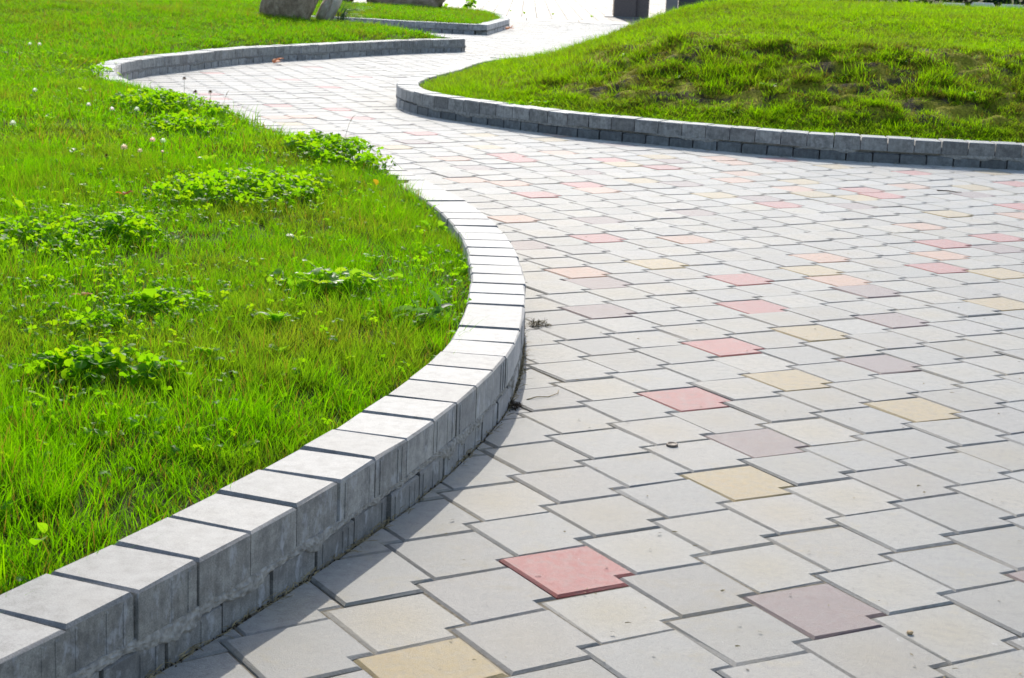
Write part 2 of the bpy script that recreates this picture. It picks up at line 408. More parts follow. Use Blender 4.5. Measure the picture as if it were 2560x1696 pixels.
def lat2world(u, v):
    c, s = math.cos(YAW), math.sin(YAW)
    L = np.stack([(u * c + v * s + TX), (u * s - v * c + TY)], -1) * U
    sh = L.shape; L = L.reshape(-1, 2)
    yy = np.maximum(L[:, 1], .5)
    a = np.clip(L[:, 0] / yy, -.3, .3) / .3; b = (np.log(np.clip(yy, 2.1, 8.0)) - 1.4) / .67
    B = np.stack([np.ones_like(a), a, b, a * a, a * b, b * b, b ** 3, a * b * b, a * a * b], 1)
    return (L + B @ COEF).reshape(sh)

def hexa(t):
    W, H, w, h = W_, H_, NW, NH
    return np.array([(t, t), (W - t, t), (W - t, H - h - t), (W - w - t, H - h - t), (W - w - t, H - t), (t, H - t)])

I, J = np.meshgrid(np.arange(-70, 110), np.arange(-170, 16)); I, J = I.ravel(), J.ravel()
cu, cv = I - NW * J + .46, -NH * I + J + .46
CTR = lat2world(cu.astype(float), cv.astype(float))
ok = (CTR[:, 1] > 1.3) & (CTR[:, 1] < 32.35) & (CTR[:, 0] > -9) & (CTR[:, 0] < 9)
I, J, cu, cv, CTR = I[ok], J[ok], cu[ok], cv[ok], CTR[ok]
ok = in_view(np.c_[CTR, 0 * CTR[:, 0]], 220, 260, .8)
inb = np.zeros(len(I), bool); dw = np.full(len(I), 9.)
for poly, wall in ((POLY_L, LWALL), (POLY_R, RF), (POLY_T, TWALL)):
    ins = inside(poly, CTR[:, 0], CTR[:, 1]); d = dist_to(wall, CTR[:, 0], CTR[:, 1])
    inb |= ins & (d > .14); dw = np.minimum(dw, d)
ok &= ~inb
I, J, cu, cv, CTR, dw = I[ok], J[ok], cu[ok], cv[ok], CTR[ok], dw[ok]
# outlines
n = len(I); U0 = I - NW * J; V0 = -NH * I + J
def ring(t): 
    h = hexa(t); return lat2world(U0[:, None] + h[None, :, 0], V0[:, None] + h[None, :, 1])
G = .004
R_out, R_top = ring(G), ring(G + .028)
R_top = R_top + rng.normal(0, .0007, R_top.shape)
_chip = rng.random((n, 6, 1)) < .035; R_top = R_top + np.where(_chip, (CTR[:, None, :] - R_top) * rng.uniform(.015, .04, (n, 6, 1)), 0)      # knocked-off corners
_sh = rng.normal(0, .0008, (n, 1, 2)); _ro = rng.normal(0, .0035, (n, 1))
for _R in (R_out, R_top):
    _d = _R - CTR[:, None, :]; _R += _sh + np.stack([-_d[..., 1] * _ro, _d[..., 0] * _ro], -1)
jz = rng.normal(0, .0009, n); tilt = rng.normal(0, .0045, (n, 2))
def zof(P): return jz[:, None] + ((P - CTR[:, None, :]) * tilt[:, None, :]).sum(-1)
ZT, ZO = zof(R_top), zof(R_out)
V = np.concatenate([np.dstack([R_top, ZT]), np.dstack([R_out, ZO - .0040]), np.dstack([R_out, ZO - .03])], 1)   # n,18,3
TF = [(5, 4, 3, 2, 1, 0)] + [(k, (k + 1) % 6, 6 + (k + 1) % 6, 6 + k) for k in range(6)] + [(6 + k, 6 + (k + 1) % 6, 12 + (k + 1) % 6, 12 + k) for k in range(6)]
px, py, dd = to_px(np.c_[CTR, np.zeros(n)])
shown = (px > -60) & (px < 2620) & (py > -20) & (py < 1760)
# walls and the near lawn hide some
hid = np.zeros(n, bool)
area = np.where(shown & ~hid, 1 / dd ** 3, 0) + np.where(dw < .05, -1, 0) * 0
single = np.zeros(n, bool); single[np.argsort(-area)[:300]] = True
GREY = np.array((.240, .236, .214))
cols = np.tile(GREY, (n, 1)); tint = rng.random(n)
cols = cols * (1 + .28 * (rng.random(n)[:, None] - .5)); cols[:, 2] *= 1 - .07 * (tint > .6) * rng.random(n); cols[:, 0] *= 1 + .03 * (tint > .6)
kinds = [KIND.get((int(a), int(b))) for a, b in zip(I, J)]
for k, kd in enumerate(kinds):
    if kd: cols[k] = np.array(COLS[kd]) * (1 + .12 * (rng.random() - .5))
def clip_tile(o, P):
    """cut a paver to the line of the wall beside it"""
    for wall, poly in ((LWALL, POLY_L), (RF, POLY_R)):
        i = int(np.argmin(((wall - P) ** 2).sum(1)))
        if np.linalg.norm(wall[i] - P) > .19: continue
        t = wall[min(i + 2, len(wall) - 1)] - wall[max(i - 2, 0)]; t /= np.linalg.norm(t)
        nrm = np.array((-t[1], t[0]))
        mid = wall[i] + nrm * .3
        if not inside(poly, np.array([mid[0]]), np.array([mid[1]]))[0]: nrm = -nrm        # points into the bed
        co = wall[i] - nrm * .004
        bm = bmesh.new(); bm.from_mesh(o.data)
        bmesh.ops.bisect_plane(bm, geom=bm.verts[:] + bm.edges[:] + bm.faces[:], plane_co=(co[0] - P[0], co[1] - P[1], 0), plane_no=(nrm[0], nrm[1], 0), clear_outer=True)
        bmesh.ops.holes_fill(bm, edges=[e for e in bm.edges if e.is_boundary and all(abs(v.co.z) < .02 for v in e.verts)], sides=0)
        empty_ = len(bm.verts) < 4
        bm.to_mesh(o.data); bm.free()
        return not empty_
    return True
TFr = [tuple(reversed(f)) for f in TF]
keep = []
for k in np.nonzero(single)[0]:
    P = CTR[k]
    o = mesh_obj("paver", V[k] - np.array((P[0], P[1], 0)), [TF[0]] + TFr[1:] if False else TF, MAT_PAVER, pavement, (P[0], P[1], 0))
    # make the top look up
    if o.data.polygons[0].normal.z < 0: o.data.flip_normals()
    o.color = (*cols[k], 1)
    if kinds[k]: o["label"] = COL_NAME[kinds[k]] + " concrete paver"
    if dw[k] < .17 and not clip_tile(o, P):
        bpy.data.objects.remove(o)
rest = np.nonzero(~single)[0]
vv = V[rest].reshape(-1, 3); ff = []
for r in range(len(rest)):
    ff += [tuple(18 * r + a for a in f) for f in TF]
field = mesh_obj("paver_field", vv, ff, MAT_PAVER_FIELD, pavement)
if field.data.polygons[0].normal.z < 0: field.data.flip_normals()
ca = field.data.color_attributes.new("tone", 'FLOAT_COLOR', 'POINT')
ca.data.foreach_set("color", np.repeat(np.c_[cols[rest], rng.random(len(rest))], 18, axis=0).astype(np.float32).ravel())
tag(field, kind='stuff')

# light band and plaza beyond the path
def slab_grid(name, x0, x1, y0, y1, sx, sy, z, mat, label, stagger=True, parent=None):
    vs, fs = [], []; r = 0; y = y0
    while y < y1 - .01:
        x = x0 - (sx / 2 if stagger and r % 2 else 0)
        while x < x1:
            a, b, c, d = x + .008, x + sx - .008, y + .012, min(y + sy, y1) - .012; dz = float(rng.normal(0, .0012))
            k = len(vs)
            vs += [(a + .006, c + .006, z + dz), (b - .006, c + .006, z + dz), (b - .006, d - .006, z + dz), (a + .006, d - .006, z + dz), (a, c, z + dz - .006), (b, c, z + dz - .006), (b, d, z + dz - .006), (a, d, z + dz - .006)]
            fs += [(k, k + 1, k + 2, k + 3)] + [(k + 4 + i, k + 4 + (i + 1) % 4, k + (i + 1) % 4, k + i) for i in range(4)]
            x += sx
        y += sy; r += 1
    return mesh_obj(name, vs, fs, mat, parent)
MAT_BAND = plain("pale_slab", (.30, .295, .28), .6, .5, .12, 6)
MAT_PLAZA = plain("plaza_slab", (.15, .142, .132), .6, .5, .2, 3)
plaza = mesh_obj("plaza", [(-14, 33.3, -.010), (16, 33.3, -.010), (16, 62, -.010), (-14, 62, -.010)], [(0, 1, 2, 3)], MAT_JOINT)
tag(plaza, "pale paved square beyond the path", None, None, 'structure')
tag(slab_grid("band_slab", -9, 11, 32.42, 33.6, 1.0, .6, .002, MAT_BAND, "", False, plaza), kind='stuff')
tag(slab_grid("plaza_slab", -10, 13, 33.62, 58, .6, .4, .0, MAT_PLAZA, "", True, plaza), kind='stuff')

# ------------------------------------------------------------------ walls of concrete blocks
def block_mesh(name, F0, F1, B1, B0, z0, z1, ribs, ch=.0048, jit=.0012):
    """footprint front-left, front-right, back-right, back-left (2D, local)"""
    q = np.array([F0, F1, B1, B0]); c = q.mean(0)
    def inset(t):
        out = []
        for i in range(4):
            a, b, d = q[i - 1], q[i], q[(i + 1) % 4]
            e1 = (a - b) / np.linalg.norm(a - b); e2 = (d - b) / np.linalg.norm(d - b)
            out.append(b + (e1 + e2) * t)
        return np.array(out)
    top = inset(ch) + rng.normal(0, jit, (4, 2))
    vs = [(*p, z0) for p in q] + [(*p, z1 - ch) for p in q] + [(*p, z1 + rng.normal(0, jit * .6)) for p in top]
    fs = [(8, 9, 10, 11)]
    for i in range(4):
        j = (i + 1) % 4
        fs += [(i, j, 4 + j, 4 + i), (4 + i, 4 + j, 8 + j, 8 + i)]
    if ribs:
        e = (q[1] - q[0]); L = np.linalg.norm(e); e /= L; nn = np.array((e[1], -e[0]))
        if np.dot(nn, c - q[0]) > 0: nn = -nn
        for u, wd in ((.13, .007), (.52 + .2 * rng.random(), .006), (.84, .008)):
            if rng.random() < .6: continue
            a = q[0] + e * (u * L); b = a + e * wd; k = len(vs); o = nn * (.0006 + .0012 * rng.random()); zt = z1 - ch - .004
            vs += [(*a, z0), (*b, z0), (*b, zt), (*a, zt), (*(a + o), z0), (*(b + o), z0), (*(b + o), zt - .003), (*(a + o), zt - .003)]
            fs += [(k + 4, k + 5, k + 6, k + 7), (k, k + 4, k + 7, k + 3), (k + 5, k + 1, k + 2, k + 6), (k + 7, k + 6, k + 2, k + 3)]
    return vs, fs

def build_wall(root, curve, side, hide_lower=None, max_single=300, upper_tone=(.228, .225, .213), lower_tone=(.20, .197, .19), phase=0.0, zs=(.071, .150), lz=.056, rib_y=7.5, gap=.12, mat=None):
    mat = mat or MAT_BLOCK
    seg = np.linalg.norm(np.diff(curve, axis=0), axis=1); s = np.r_[0, np.cumsum(seg)]; L = s[-1]
    t = np.gradient(curve, axis=0); t /= np.linalg.norm(t, axis=1)[:, None]
    k = 5; ts = t.copy()
    for i in range(2): ts[k:-k] = sum(ts[k + a:len(ts) - k + a or None] for a in range(-k, k + 1)) / (2 * k + 1)
    ts /= np.linalg.norm(ts, axis=1)[:, None]
    nrm = np.c_[-ts[:, 1], ts[:, 0]] * side
    def P(x): return np.array((np.interp(x, s, curve[:, 0]), np.interp(x, s, curve[:, 1])))
    def N(x): 
        v = np.array((np.interp(x, s, nrm[:, 0]), np.interp(x, s, nrm[:, 1]))); return v / np.linalg.norm(v)
    SP = .160
    for course in (0, 1):
        stuff_v, stuff_f = [], []
        cnt = 0; x = phase + (0 if course else .5 * SP)
        while x + SP < L:
            g_ = .0026 + abs(rng.normal(0, .0007)) + (0 if course else .002); a, b = x + g_, x + SP - g_
            off = 0 if course else .003
            off += rng.normal(0, .0016)
            F0 = P(a) + N(a) * off; F1 = P(b) + N(b) * off
            B0 = P(a) + N(a) * (DEPTH + off); B1 = P(b) + N(b) * (DEPTH + off)
            # keep a sane back edge in tight bends
            e = F1 - F0
            if np.dot(B1 - B0, e) < .35 * np.dot(e, e):
                m = (B0 + B1) / 2; B0 = m - e * .2; B1 = m + e * .2
            c = (F0 + F1 + B0 + B1) / 4
            if not in_view(np.array([[c[0], c[1], .1]]), 420, 420, 1.0)[0]:
                x += SP; continue
            z0, z1 = (zs[0] + rng.normal(0, .0012), zs[1] + rng.normal(0, .0013)) if course else (-.03, lz + rng.normal(0, .002))
            pts = [F0 - c, F1 - c, B1 - c, B0 - c]
            if side < 0: pts = [pts[1], pts[0], pts[3], pts[2]]
            near = c[1] < rib_y
            vs, fs = block_mesh("block", *pts, z0, z1, near)
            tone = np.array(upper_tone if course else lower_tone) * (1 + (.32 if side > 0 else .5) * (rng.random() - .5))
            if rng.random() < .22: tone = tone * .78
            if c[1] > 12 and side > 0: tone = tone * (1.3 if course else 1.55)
            if course == 0 and hide_lower is not None and hide_lower(c):
                kk = len(stuff_v); stuff_v += [(v[0] + c[0], v[1] + c[1], v[2]) for v in vs]; stuff_f += [tuple(i + kk for i in f) for f in fs]
            else:
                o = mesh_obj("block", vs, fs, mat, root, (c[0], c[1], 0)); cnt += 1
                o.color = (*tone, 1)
            x += SP
        if stuff_v:
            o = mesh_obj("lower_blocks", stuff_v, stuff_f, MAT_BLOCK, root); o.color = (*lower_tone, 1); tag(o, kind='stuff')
    # mortar squeezed out between the courses
    xs = []
    q_ = .05
    while q_ < L - .05:
        xs.append(q_); q_ += .004 if P(q_)[1] < 6 else .014
    rows = 9; vs, fs = [], []
    pv = None
    last = None
    for i, x in enumerate(xs):
        p, nn = P(x), N(x)
        if not in_view(np.array([[p[0], p[1], .1]]), 300, 300, 1.0)[0]: last = None; continue
        nA = vnoise(x * 6, 1.0, 41); nB = vnoise(x * 60, 2.0, 43); nC = vnoise(x * 19, 3., 44); nD = vnoise(x * 130, 5., 45)
        zt = .0745 + .003 * nB; zb = .058 - .026 * max(0., nA - .22) * (.3 + 1.1 * nC) - .010 * nB * nC - .003 * nD
        out = -.003 + .0045 * nA * (.5 + nC) + .0012 * nB
        miss = float(ss(gap + .06, gap - .04, vnoise(x * 2.3, 7., 51)))          # bed joint left open here
        out -= .03 * miss; zb += (.058 - zb) * miss
        k = len(vs)
        for r in range(rows):
            f = r / (rows - 1); z = zt + (zb - zt) * f
            o = .008 - (out + .008) * max(0., math.sin(math.pi * min(1, f * 1.02))) ** .28 + .005 * (vnoise(x * 110, r * 1.9, 47) - .5) * (1 - miss)
            if f == 0: o = .02
            if f == 1: o = .009
            q = p + nn * o
            vs.append((q[0], q[1], z))
        if last is not None:
            for r in range(rows - 1):
                f = (last + r, k + r, k + r + 1, last + r + 1); fs.append(f if side > 0 else f[::-1])
        last = k
    if vs: mesh_obj("mortar", vs, fs, MAT_MORTAR, root)

left_wall = empty("retaining_wall", (0, 0, 0))
tag(left_wall, "long low wall of grey concrete blocks snaking along the left lawn", "wall")
build_wall(left_wall, LWALL, 1, gap=-1, hide_lower=lambda c: 6.9 < c[1] < 12.2 or (c[1] > 20.6), phase=.11)
right_wall = empty("retaining_wall", (0, 0, 0))
tag(right_wall, "low wall of dark grey concrete blocks round the grassy mound", "wall")
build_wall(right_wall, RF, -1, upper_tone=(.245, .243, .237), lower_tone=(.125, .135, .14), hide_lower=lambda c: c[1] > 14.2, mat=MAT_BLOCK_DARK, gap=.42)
third_wall = empty("retaining_wall", (0, 0, 0))
tag(third_wall, "farthest low block wall, cornered round the small flat lawn at the top", "wall")
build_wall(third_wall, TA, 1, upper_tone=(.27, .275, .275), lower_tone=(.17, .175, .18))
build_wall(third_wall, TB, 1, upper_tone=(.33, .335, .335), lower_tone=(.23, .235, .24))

# painted letters on a lower block of the right-hand wall
def letters():
    p0 = np.array((.452, 11.0)); i = int(np.argmin(((RF - (.43, 10.985)) ** 2).sum(1)))
    t = RF[i - 3] - RF[i + 3]; t /= np.linalg.norm(t); nn = np.array((t[1], -t[0]))
    if nn[1] > 0: nn = -nn
    vs, fs = [], []
    base = RF[i] - nn * .0105 + nn * .0042
    def P(u, z): q = base + t * u; return (q[0], q[1], z)
    def stroke(pts, wd=.0045):
        for (a, b) in zip(pts[:-1], pts[1:]):
            a = np.array(a); b = np.array(b); d = b - a; d /= np.linalg.norm(d); m = np.array((-d[1], d[0])) * wd; a = a - d * wd * .5; b = b + d * wd * .5
            k = len(vs); vs.extend([P(*(a - m)), P(*(b - m)), P(*(b + m)), P(*(a + m))]); fs.append((k, k + 1, k + 2, k + 3))
    stroke([(-.055, .040), (-.040, .036), (-.036, .026)], .004)
    D = [(0, .010), (0, .044)]; stroke(D)
    stroke([(0, .044), (.012, .043), (.020, .034), (.020, .020), (.012, .011), (0, .010)])
    stroke([(.030 + .008 * math.cos(a), .018 + .009 * math.sin(a)) for a in np.linspace(0, 2 * math.pi, 9)], .0035)
    stroke([(.056, .012), (.061, .012)], .004)
    mesh_obj("painted_letters", vs, fs, plain("black_paint", (.012, .013, .02), .6, .3, .2), right_wall)
letters()

# ------------------------------------------------------------------ bed soil
terrain("lawn_ground", POLY_L, LWALL, z_left, -9, .2, 1.2, 25.2, .055, MAT_SOIL, "soil of the left lawn behind the long wall")
terrain("mound_ground", POLY_R, RF, z_right, -1.1, 6.0, 10.1, 20.6, .031, MAT_MOSS, "mossy bare soil of the mound")
terrain("far_lawn_ground", POLY_T, TWALL, z_third, -8, 0, 25.1, 32.4, .08, MAT_SOIL, "soil of the far lawn")

# ------------------------------------------------------------------ grass
def tuft(name, nb, rad, hmin, hmax, width, lean, mat, segs=3):
    vs, fs, tone = [], [], []
    for b in range(nb):
        r = rad * math.sqrt(rng.random()); a = rng.random() * 6.283
        x, y = r * math.cos(a), r * math.sin(a); h = hmin + (hmax - hmin) * rng.random() ** 1.2
        ya = rng.random() * 6.283; la = a + rng.normal(0, 1.0); le = lean * h * abs(rng.normal(0, 1)) + .1 * h
        w = width * (.7 + .6 * rng.random()); tv = rng.random()
        k = len(vs)
        for s in range(segs + 1):
            f = s / segs; bend = le * f ** 1.9; z = h * (f - .16 * lean * f * f)
            cx, cy = x + math.cos(la) * bend, y + math.sin(la) * bend; ww = w * (1 - f ** 1.6) if s < segs else 0
            if s < segs:
                vs += [(cx - math.cos(ya) * ww, cy - math.sin(ya) * ww, z), (cx + math.cos(ya) * ww, cy + math.sin(ya) * ww, z)]; tone += [(tv, f), (tv, f)]
            else:
                vs.append((cx, cy, z)); tone.append((tv, 1))
        for s in range(segs - 1):
            fs.append((k + 2 * s, k + 2 * s + 1, k + 2 * s + 3, k + 2 * s + 2))
        fs.append((k + 2 * segs - 2, k + 2 * segs - 1, k + 2 * segs))
    o = mesh_obj(name, vs, fs, mat, link=False)
    ca = o.data.color_attributes.new("tone", 'FLOAT_COLOR', 'POINT')
    ca.data.foreach_set("color", np.array([(t, t, t, h) for t, h in tone], np.float32).ravel())
    return o

def leaflet(vs, fs, ang, R, wd, fold, droop, org=(0, 0, 0), notch=.1):
    """one rounded clover leaflet pointing along ang"""
    ca, sa = math.cos(ang), math.sin(ang); k = len(vs)
    prof = [(0, 0.04), (.3, .62), (.62, 1.0), (.88, .85), (1.0, .42)]
    mid = []
    for u, v in prof:
        for sgn in (-1, 0, 1):
            uu = u - (notch if (sgn == 0 and u == 1.0) else 0)
            x = uu * R; y = sgn * v * wd; z = abs(sgn) * v * wd * fold - droop * R * uu * uu
            vs.append((org[0] + x * ca - y * sa, org[1] + x * sa + y * ca, org[2] + z))
    for i in range(len(prof) - 1):
        a = k + 3 * i
        fs += [(a, a + 3, a + 4, a + 1), (a + 1, a + 4, a + 5, a + 2)]

def clover_mesh(name, R, stem, mat, link=False):
    vs, fs = [], []
    for i in range(3):
        leaflet(vs, fs, i * 2.094 + rng.normal(0, .12), R * (.9 + .2 * rng.random()), R * .47, .15 + .35 * rng.random(), .1 + .3 * rng.random())
    # petiole
    k = len(vs); dx, dy = rng.normal(0, .35, 2) * stem
    for f in (0, .5, 1):
        for a in (0, 2.1, 4.2):
            vs.append((dx * f * f + .0008 * math.cos(a), dy * f * f + .0008 * math.sin(a), -stem * f))
    for s in (0, 1):
        for a in range(3):
            b = (a + 1) % 3; fs.append((k + 3 * s + a, k + 3 * s + b, k + 3 * s + 3 + b, k + 3 * s + 3 + a))
    me = bpy.data.meshes.new(name); me.from_pydata(vs, [], fs); me.materials.append(mat)
    me.polygons.foreach_set("use_smooth", [True] * len(me.polygons)); me.update()
    return me

def source_collection(name, objs):
    col = bpy.data.collections.new(name)
    for i, o in enumerate(objs):
        o.name = "%s_%02d" % (name, i); col.objects.link(o)
    return col

def scatter(name, pts, rot, scl, idx, col, label, cat='grass'):
    me = bpy.data.meshes.new(name)
    me.vertices.add(len(pts)); me.vertices.foreach_set("co", np.asarray(pts, np.float32).ravel())
    for nm, ty, arr, key in (("rot", 'FLOAT_VECTOR', rot, "vector"), ("scl", 'FLOAT_VECTOR', scl, "vector"), ("idx", 'INT', idx, "value")):
        at = me.attributes.new(nm, ty, 'POINT')
        at.data.foreach_set(key, np.asarray(arr, np.int32 if ty == 'INT' else np.float32).ravel())
    me.update()
    o = bpy.data.objects.new(name, me); C.objects.link(o)
    g = bpy.data.node_groups.new(name + "_scatter", 'GeometryNodeTree')
    g.interface.new_socket("Geometry", in_out='INPUT', socket_type='NodeSocketGeometry')
    g.interface.new_socket("Geometry", in_out='OUTPUT', socket_type='NodeSocketGeometry')
    N = g.nodes; gi = N.new("NodeGroupInput"); go = N.new("NodeGroupOutput")
    ip = N.new("GeometryNodeInstanceOnPoints"); ci = N.new("GeometryNodeCollectionInfo")
    ci.inputs[0].default_value = col; ci.inputs["Separate Children"].default_value = True; ci.inputs["Reset Children"].default_value = True
    def na(n_, ty):
        a = N.new("GeometryNodeInputNamedAttribute"); a.data_type = ty; a.inputs[0].default_value = n_; return a.outputs[0]
    e2r = N.new("FunctionNodeEulerToRotation")
    g.links.new(gi.outputs[0], ip.inputs["Points"]); g.links.new(ci.outputs[0], ip.inputs["Instance"])
    ip.inputs["Pick Instance"].default_value = True
    g.links.new(na("idx", 'INT'), ip.inputs["Instance Index"])
    g.links.new(na("rot", 'FLOAT_VECTOR'), e2r.inputs[0]); g.links.new(e2r.outputs[0], ip.inputs["Rotation"])
    g.links.new(na("scl", 'FLOAT_VECTOR'), ip.inputs["Scale"])
    g.links.new(ip.outputs[0], go.inputs[0])
    md = o.modifiers.new("scatter", 'NODES'); md.node_group = g
    tag(o, label, cat, None, 'stuff')
    return o

NEARV = [tuft("t", 15, .026, .030, .075, .0012, .55, MAT_GRASS, 4) for _ in range(7)]
FARV = [tuft("t", 16, .055, .030, .075, .0023, .6, MAT_GRASS, 3) for _ in range(5)]
CLV = []
for _ in range(4):
    me = clover_mesh("c", .011, .03, MAT_CLOVER); CLV.append(bpy.data.objects.new("c", me))
COL_L = source_collection("lawn_tuft", NEARV + FARV + CLV)
DRYT = [tuft("t", 12, .05, .015, .05, .0020, .9, MAT_GRASS_DRY, 3) for _ in range(3)]
HILL = [tuft("t", 12, .05, .02, .06, .0021, .7, MAT_GRASS_HILL, 3) for _ in range(5)] + [tuft("t", 14, .035, .05, .12, .0022, .45, MAT_GRASS_HILL, 3) for _ in range(3)]
COL_R = source_collection("mound_tuft", HILL + DRYT)

def sample(n_, x0, x1, y0, y1):
    return np.c_[x0 + (x1 - x0) * rng.random(n_), y0 + (y1 - y0) * rng.random(n_)]

CLOVER_SPOTS = [(-1.06, 6.5, .42), (-.83, 7.85, .36), (-2.02, 9.75, .45), (-1.72, 8.7, .32), (-1.47, 5.22, .36), (-1.27, 5.45, .25), (-.9, 3.64, .22), (-.95, 4.3, .26), (-1.15, 4.7, .25), (-3.0, 12.4, .5)]   # where clover threads into the grass (x, y, reach)
def left_grass():
    P, IX, SCL = [], [], []
    for (x0, x1, y0, y1, dens, kind) in ((-2.6, .1, 1.6, 4.6, 2300, 0), (-3.3, .1, 4.6, 7.5, 1700, 0), (-5, .0, 7.5, 12, 650, 1), (-7.5, -.4, 12, 25, 430, 1)):
        n_ = int((x1 - x0) * (y1 - y0) * dens); q = sample(n_, x0, x1, y0, y1)
        ok = in_view(np.c_[q, np.full(n_, .2)], 60, 120, .35); q = q[ok]
        ok = inside(POLY_L, q[:, 0], q[:, 1]); q = q[ok]
        d = dist_to(LWALL, q[:, 0], q[:, 1]); ok = d > DEPTH - .006; q, d = q[ok], d[ok]
        thin = fbm(q[:, 0] * 3, q[:, 1] * 3, 61); ok = rng.random(len(q)) < np.clip(.55 + 1.1 * (thin - .3), .25, 1); q, d, thin = q[ok], d[ok], thin[ok]
        m = len(q); ix = rng.integers(0, 7, m) if kind == 0 else rng.integers(7, 12, m)
        hgt = .66 + 1.15 * (fbm(q[:, 0] * 2.1, q[:, 1] * 2.1, 66) - .25) + rng.normal(0, .13, m)
        lf = ss(6.2, 7.4, q[:, 1]) * (1 - ss(12.2, 13, q[:, 1])); hgt *= .74 + .26 * np.maximum(lf, ss(DEPTH, DEPTH + .22, d))
        if y0 >= 12: hgt *= .95
        tall = rng.random(m) < .035; hgt[tall] *= 1.65
        cp = ss(.50, .62, fbm(q[:, 0] * 1.25 + 3, q[:, 1] * 1.25, 88)) * ss(3.6, 5., q[:, 1]) * (1 - ss(12, 14, q[:, 1]))
        for (ax, ay, ar) in CLOVER_SPOTS: cp = np.maximum(cp, 1.5 * np.exp(-((q[:, 0] - ax) ** 2 + ((q[:, 1] - ay) / 1.35) ** 2) / ar ** 2))
        cl = rng.random(m) < (.04 + .30 * cp if kind == 0 else .02 + .40 * cp); ix[cl] = rng.integers(12, 16, cl.sum()); 
        z = z_left(q[:, 0], q[:, 1], None)
        wv = np.full(m, 1.0) if kind == 0 else np.full(m, 1.05 if y0 < 12 else 1.5)
        s3 = np.c_[wv, wv, np.clip(hgt, .35, 1.9)]
        s3[cl] = (1.15,) * 3; z = z + np.where(cl, .026 + .024 * rng.random(m), -.002)
        P.append(np.c_[q, z]); IX.append(ix); SCL.append(s3)
    P, IX, SCL = np.vstack(P), np.concatenate(IX), np.vstack(SCL)
    m = len(P); rot = np.c_[rng.normal(0, .16, m), rng.normal(0, .16, m), rng.random(m) * 6.283]; lf_ = IX >= 12; rot[lf_, 0] = rng.normal(-.3, .5, lf_.sum()); rot[lf_, 1] = rng.normal(0, .4, lf_.sum())
    scatter("grass", P, rot, SCL, IX, COL_L, "bright green lawn of the left bed, behind the long wall")
    return m
NL = left_grass()

def right_grass():
    n_ = 90000; q = sample(n_, -1.1, 6.5, 10.3, 20.5); q2 = sample(34000, -.6, 5.2, 10.6, 12.6); q = np.vstack([q, q2]); n_ = len(q)
    ok = in_view(np.c_[q, np.full(n_, .5)], 60, 160, .35); q = q[ok]
    q = q[inside(POLY_R, q[:, 0], q[:, 1])]
    d = dist_to(RF, q[:, 0], q[:, 1]); ok = d > DEPTH + .012; q = q[ok]
    df = dist_to(RFRONT, q[:, 0], q[:, 1]); dr = dist_to(RREAR, q[:, 0], q[:, 1])
    slope = ss(.55, .8, df) * (1 - ss(1.5, 1.9, df)) * ss(.5, 1.3, dr)
    nz = fbm(q[:, 0] * 3.2, q[:, 1] * 3.2, 71)
    n10 = fbm(q[:, 0] * 11, q[:, 1] * 15, 74, 2); wide = ss(.3, .6, df) * (1 - .6 * ss(1.6, 2.6, df)) * ss(.3, .9, dr)
    keepp = 1 - wide * (1 - (.04 + .96 * ss(.40, .50, n10)) * (.14 + .86 * ss(.40, .58, nz)))
    ok = rng.random(len(q)) < keepp; q, df, dr, slope, nz = q[ok], df[ok], dr[ok], slope[ok], nz[ok]
    m = len(q); ix = rng.integers(0, 5, m); tall = rng.random(m) < np.where((slope > .3), .10, .03); ix[tall] = rng.integers(5, 8, tall.sum())
    dry = rng.random(m) < np.where(slope > .15, .48, .22); ix[dry] = rng.integers(8, 11, dry.sum())
    edge = ss(.2, .5, dr) * (1 - ss(.9, 1.6, dr)); more = rng.random(m) < .12 * edge; ix[more] = rng.integers(5, 8, more.sum())
    z = z_right(q[:, 0], q[:, 1])
    hgt = (.75 + .6 * (fbm(q[:, 0] * 2, q[:, 1] * 2, 77) - .4) + .9 * slope * (fbm(q[:, 0] * 11, q[:, 1] * 15, 74, 2) - .45)) * (.6 + .4 * ss(DEPTH, DEPTH + .3, np.minimum(df, dr))) + rng.normal(0, .1, m)
    s3 = np.c_[np.full(m, 1.1), np.full(m, 1.1), np.clip(hgt, .35, 1.6)]
    rot = np.c_[rng.normal(0, .2, m), rng.normal(0, .2, m), rng.random(m) * 6.283]
    scatter("grass", np.c_[q, z - .003], rot, s3, ix, COL_R, "patchy yellow green grass on the mound at the right")
    return m
NR = right_grass()

def third_grass():
    q = sample(11000, -7, -.3, 25.3, 32.2); q = q[in_view(np.c_[q, np.full(len(q), .2)], 60, 160, .3)]
    q = q[inside(POLY_T, q[:, 0], q[:, 1])]; d = dist_to(TWALL, q[:, 0], q[:, 1]); q = q[d > DEPTH + .02]
    m = len(q); ix = rng.integers(7, 12, m); s3 = np.c_[np.full(m, 1.7), np.full(m, 1.7), np.clip(1 + rng.normal(0, .2, m), .5, 1.6)]
    rot = np.c_[rng.normal(0, .16, m), rng.normal(0, .16, m), rng.random(m) * 6.283]
    scatter("grass", np.c_[q, z_third(q[:, 0], q[:, 1])], rot, s3, ix, COL_L, "even green grass of the small far lawn")
third_grass()

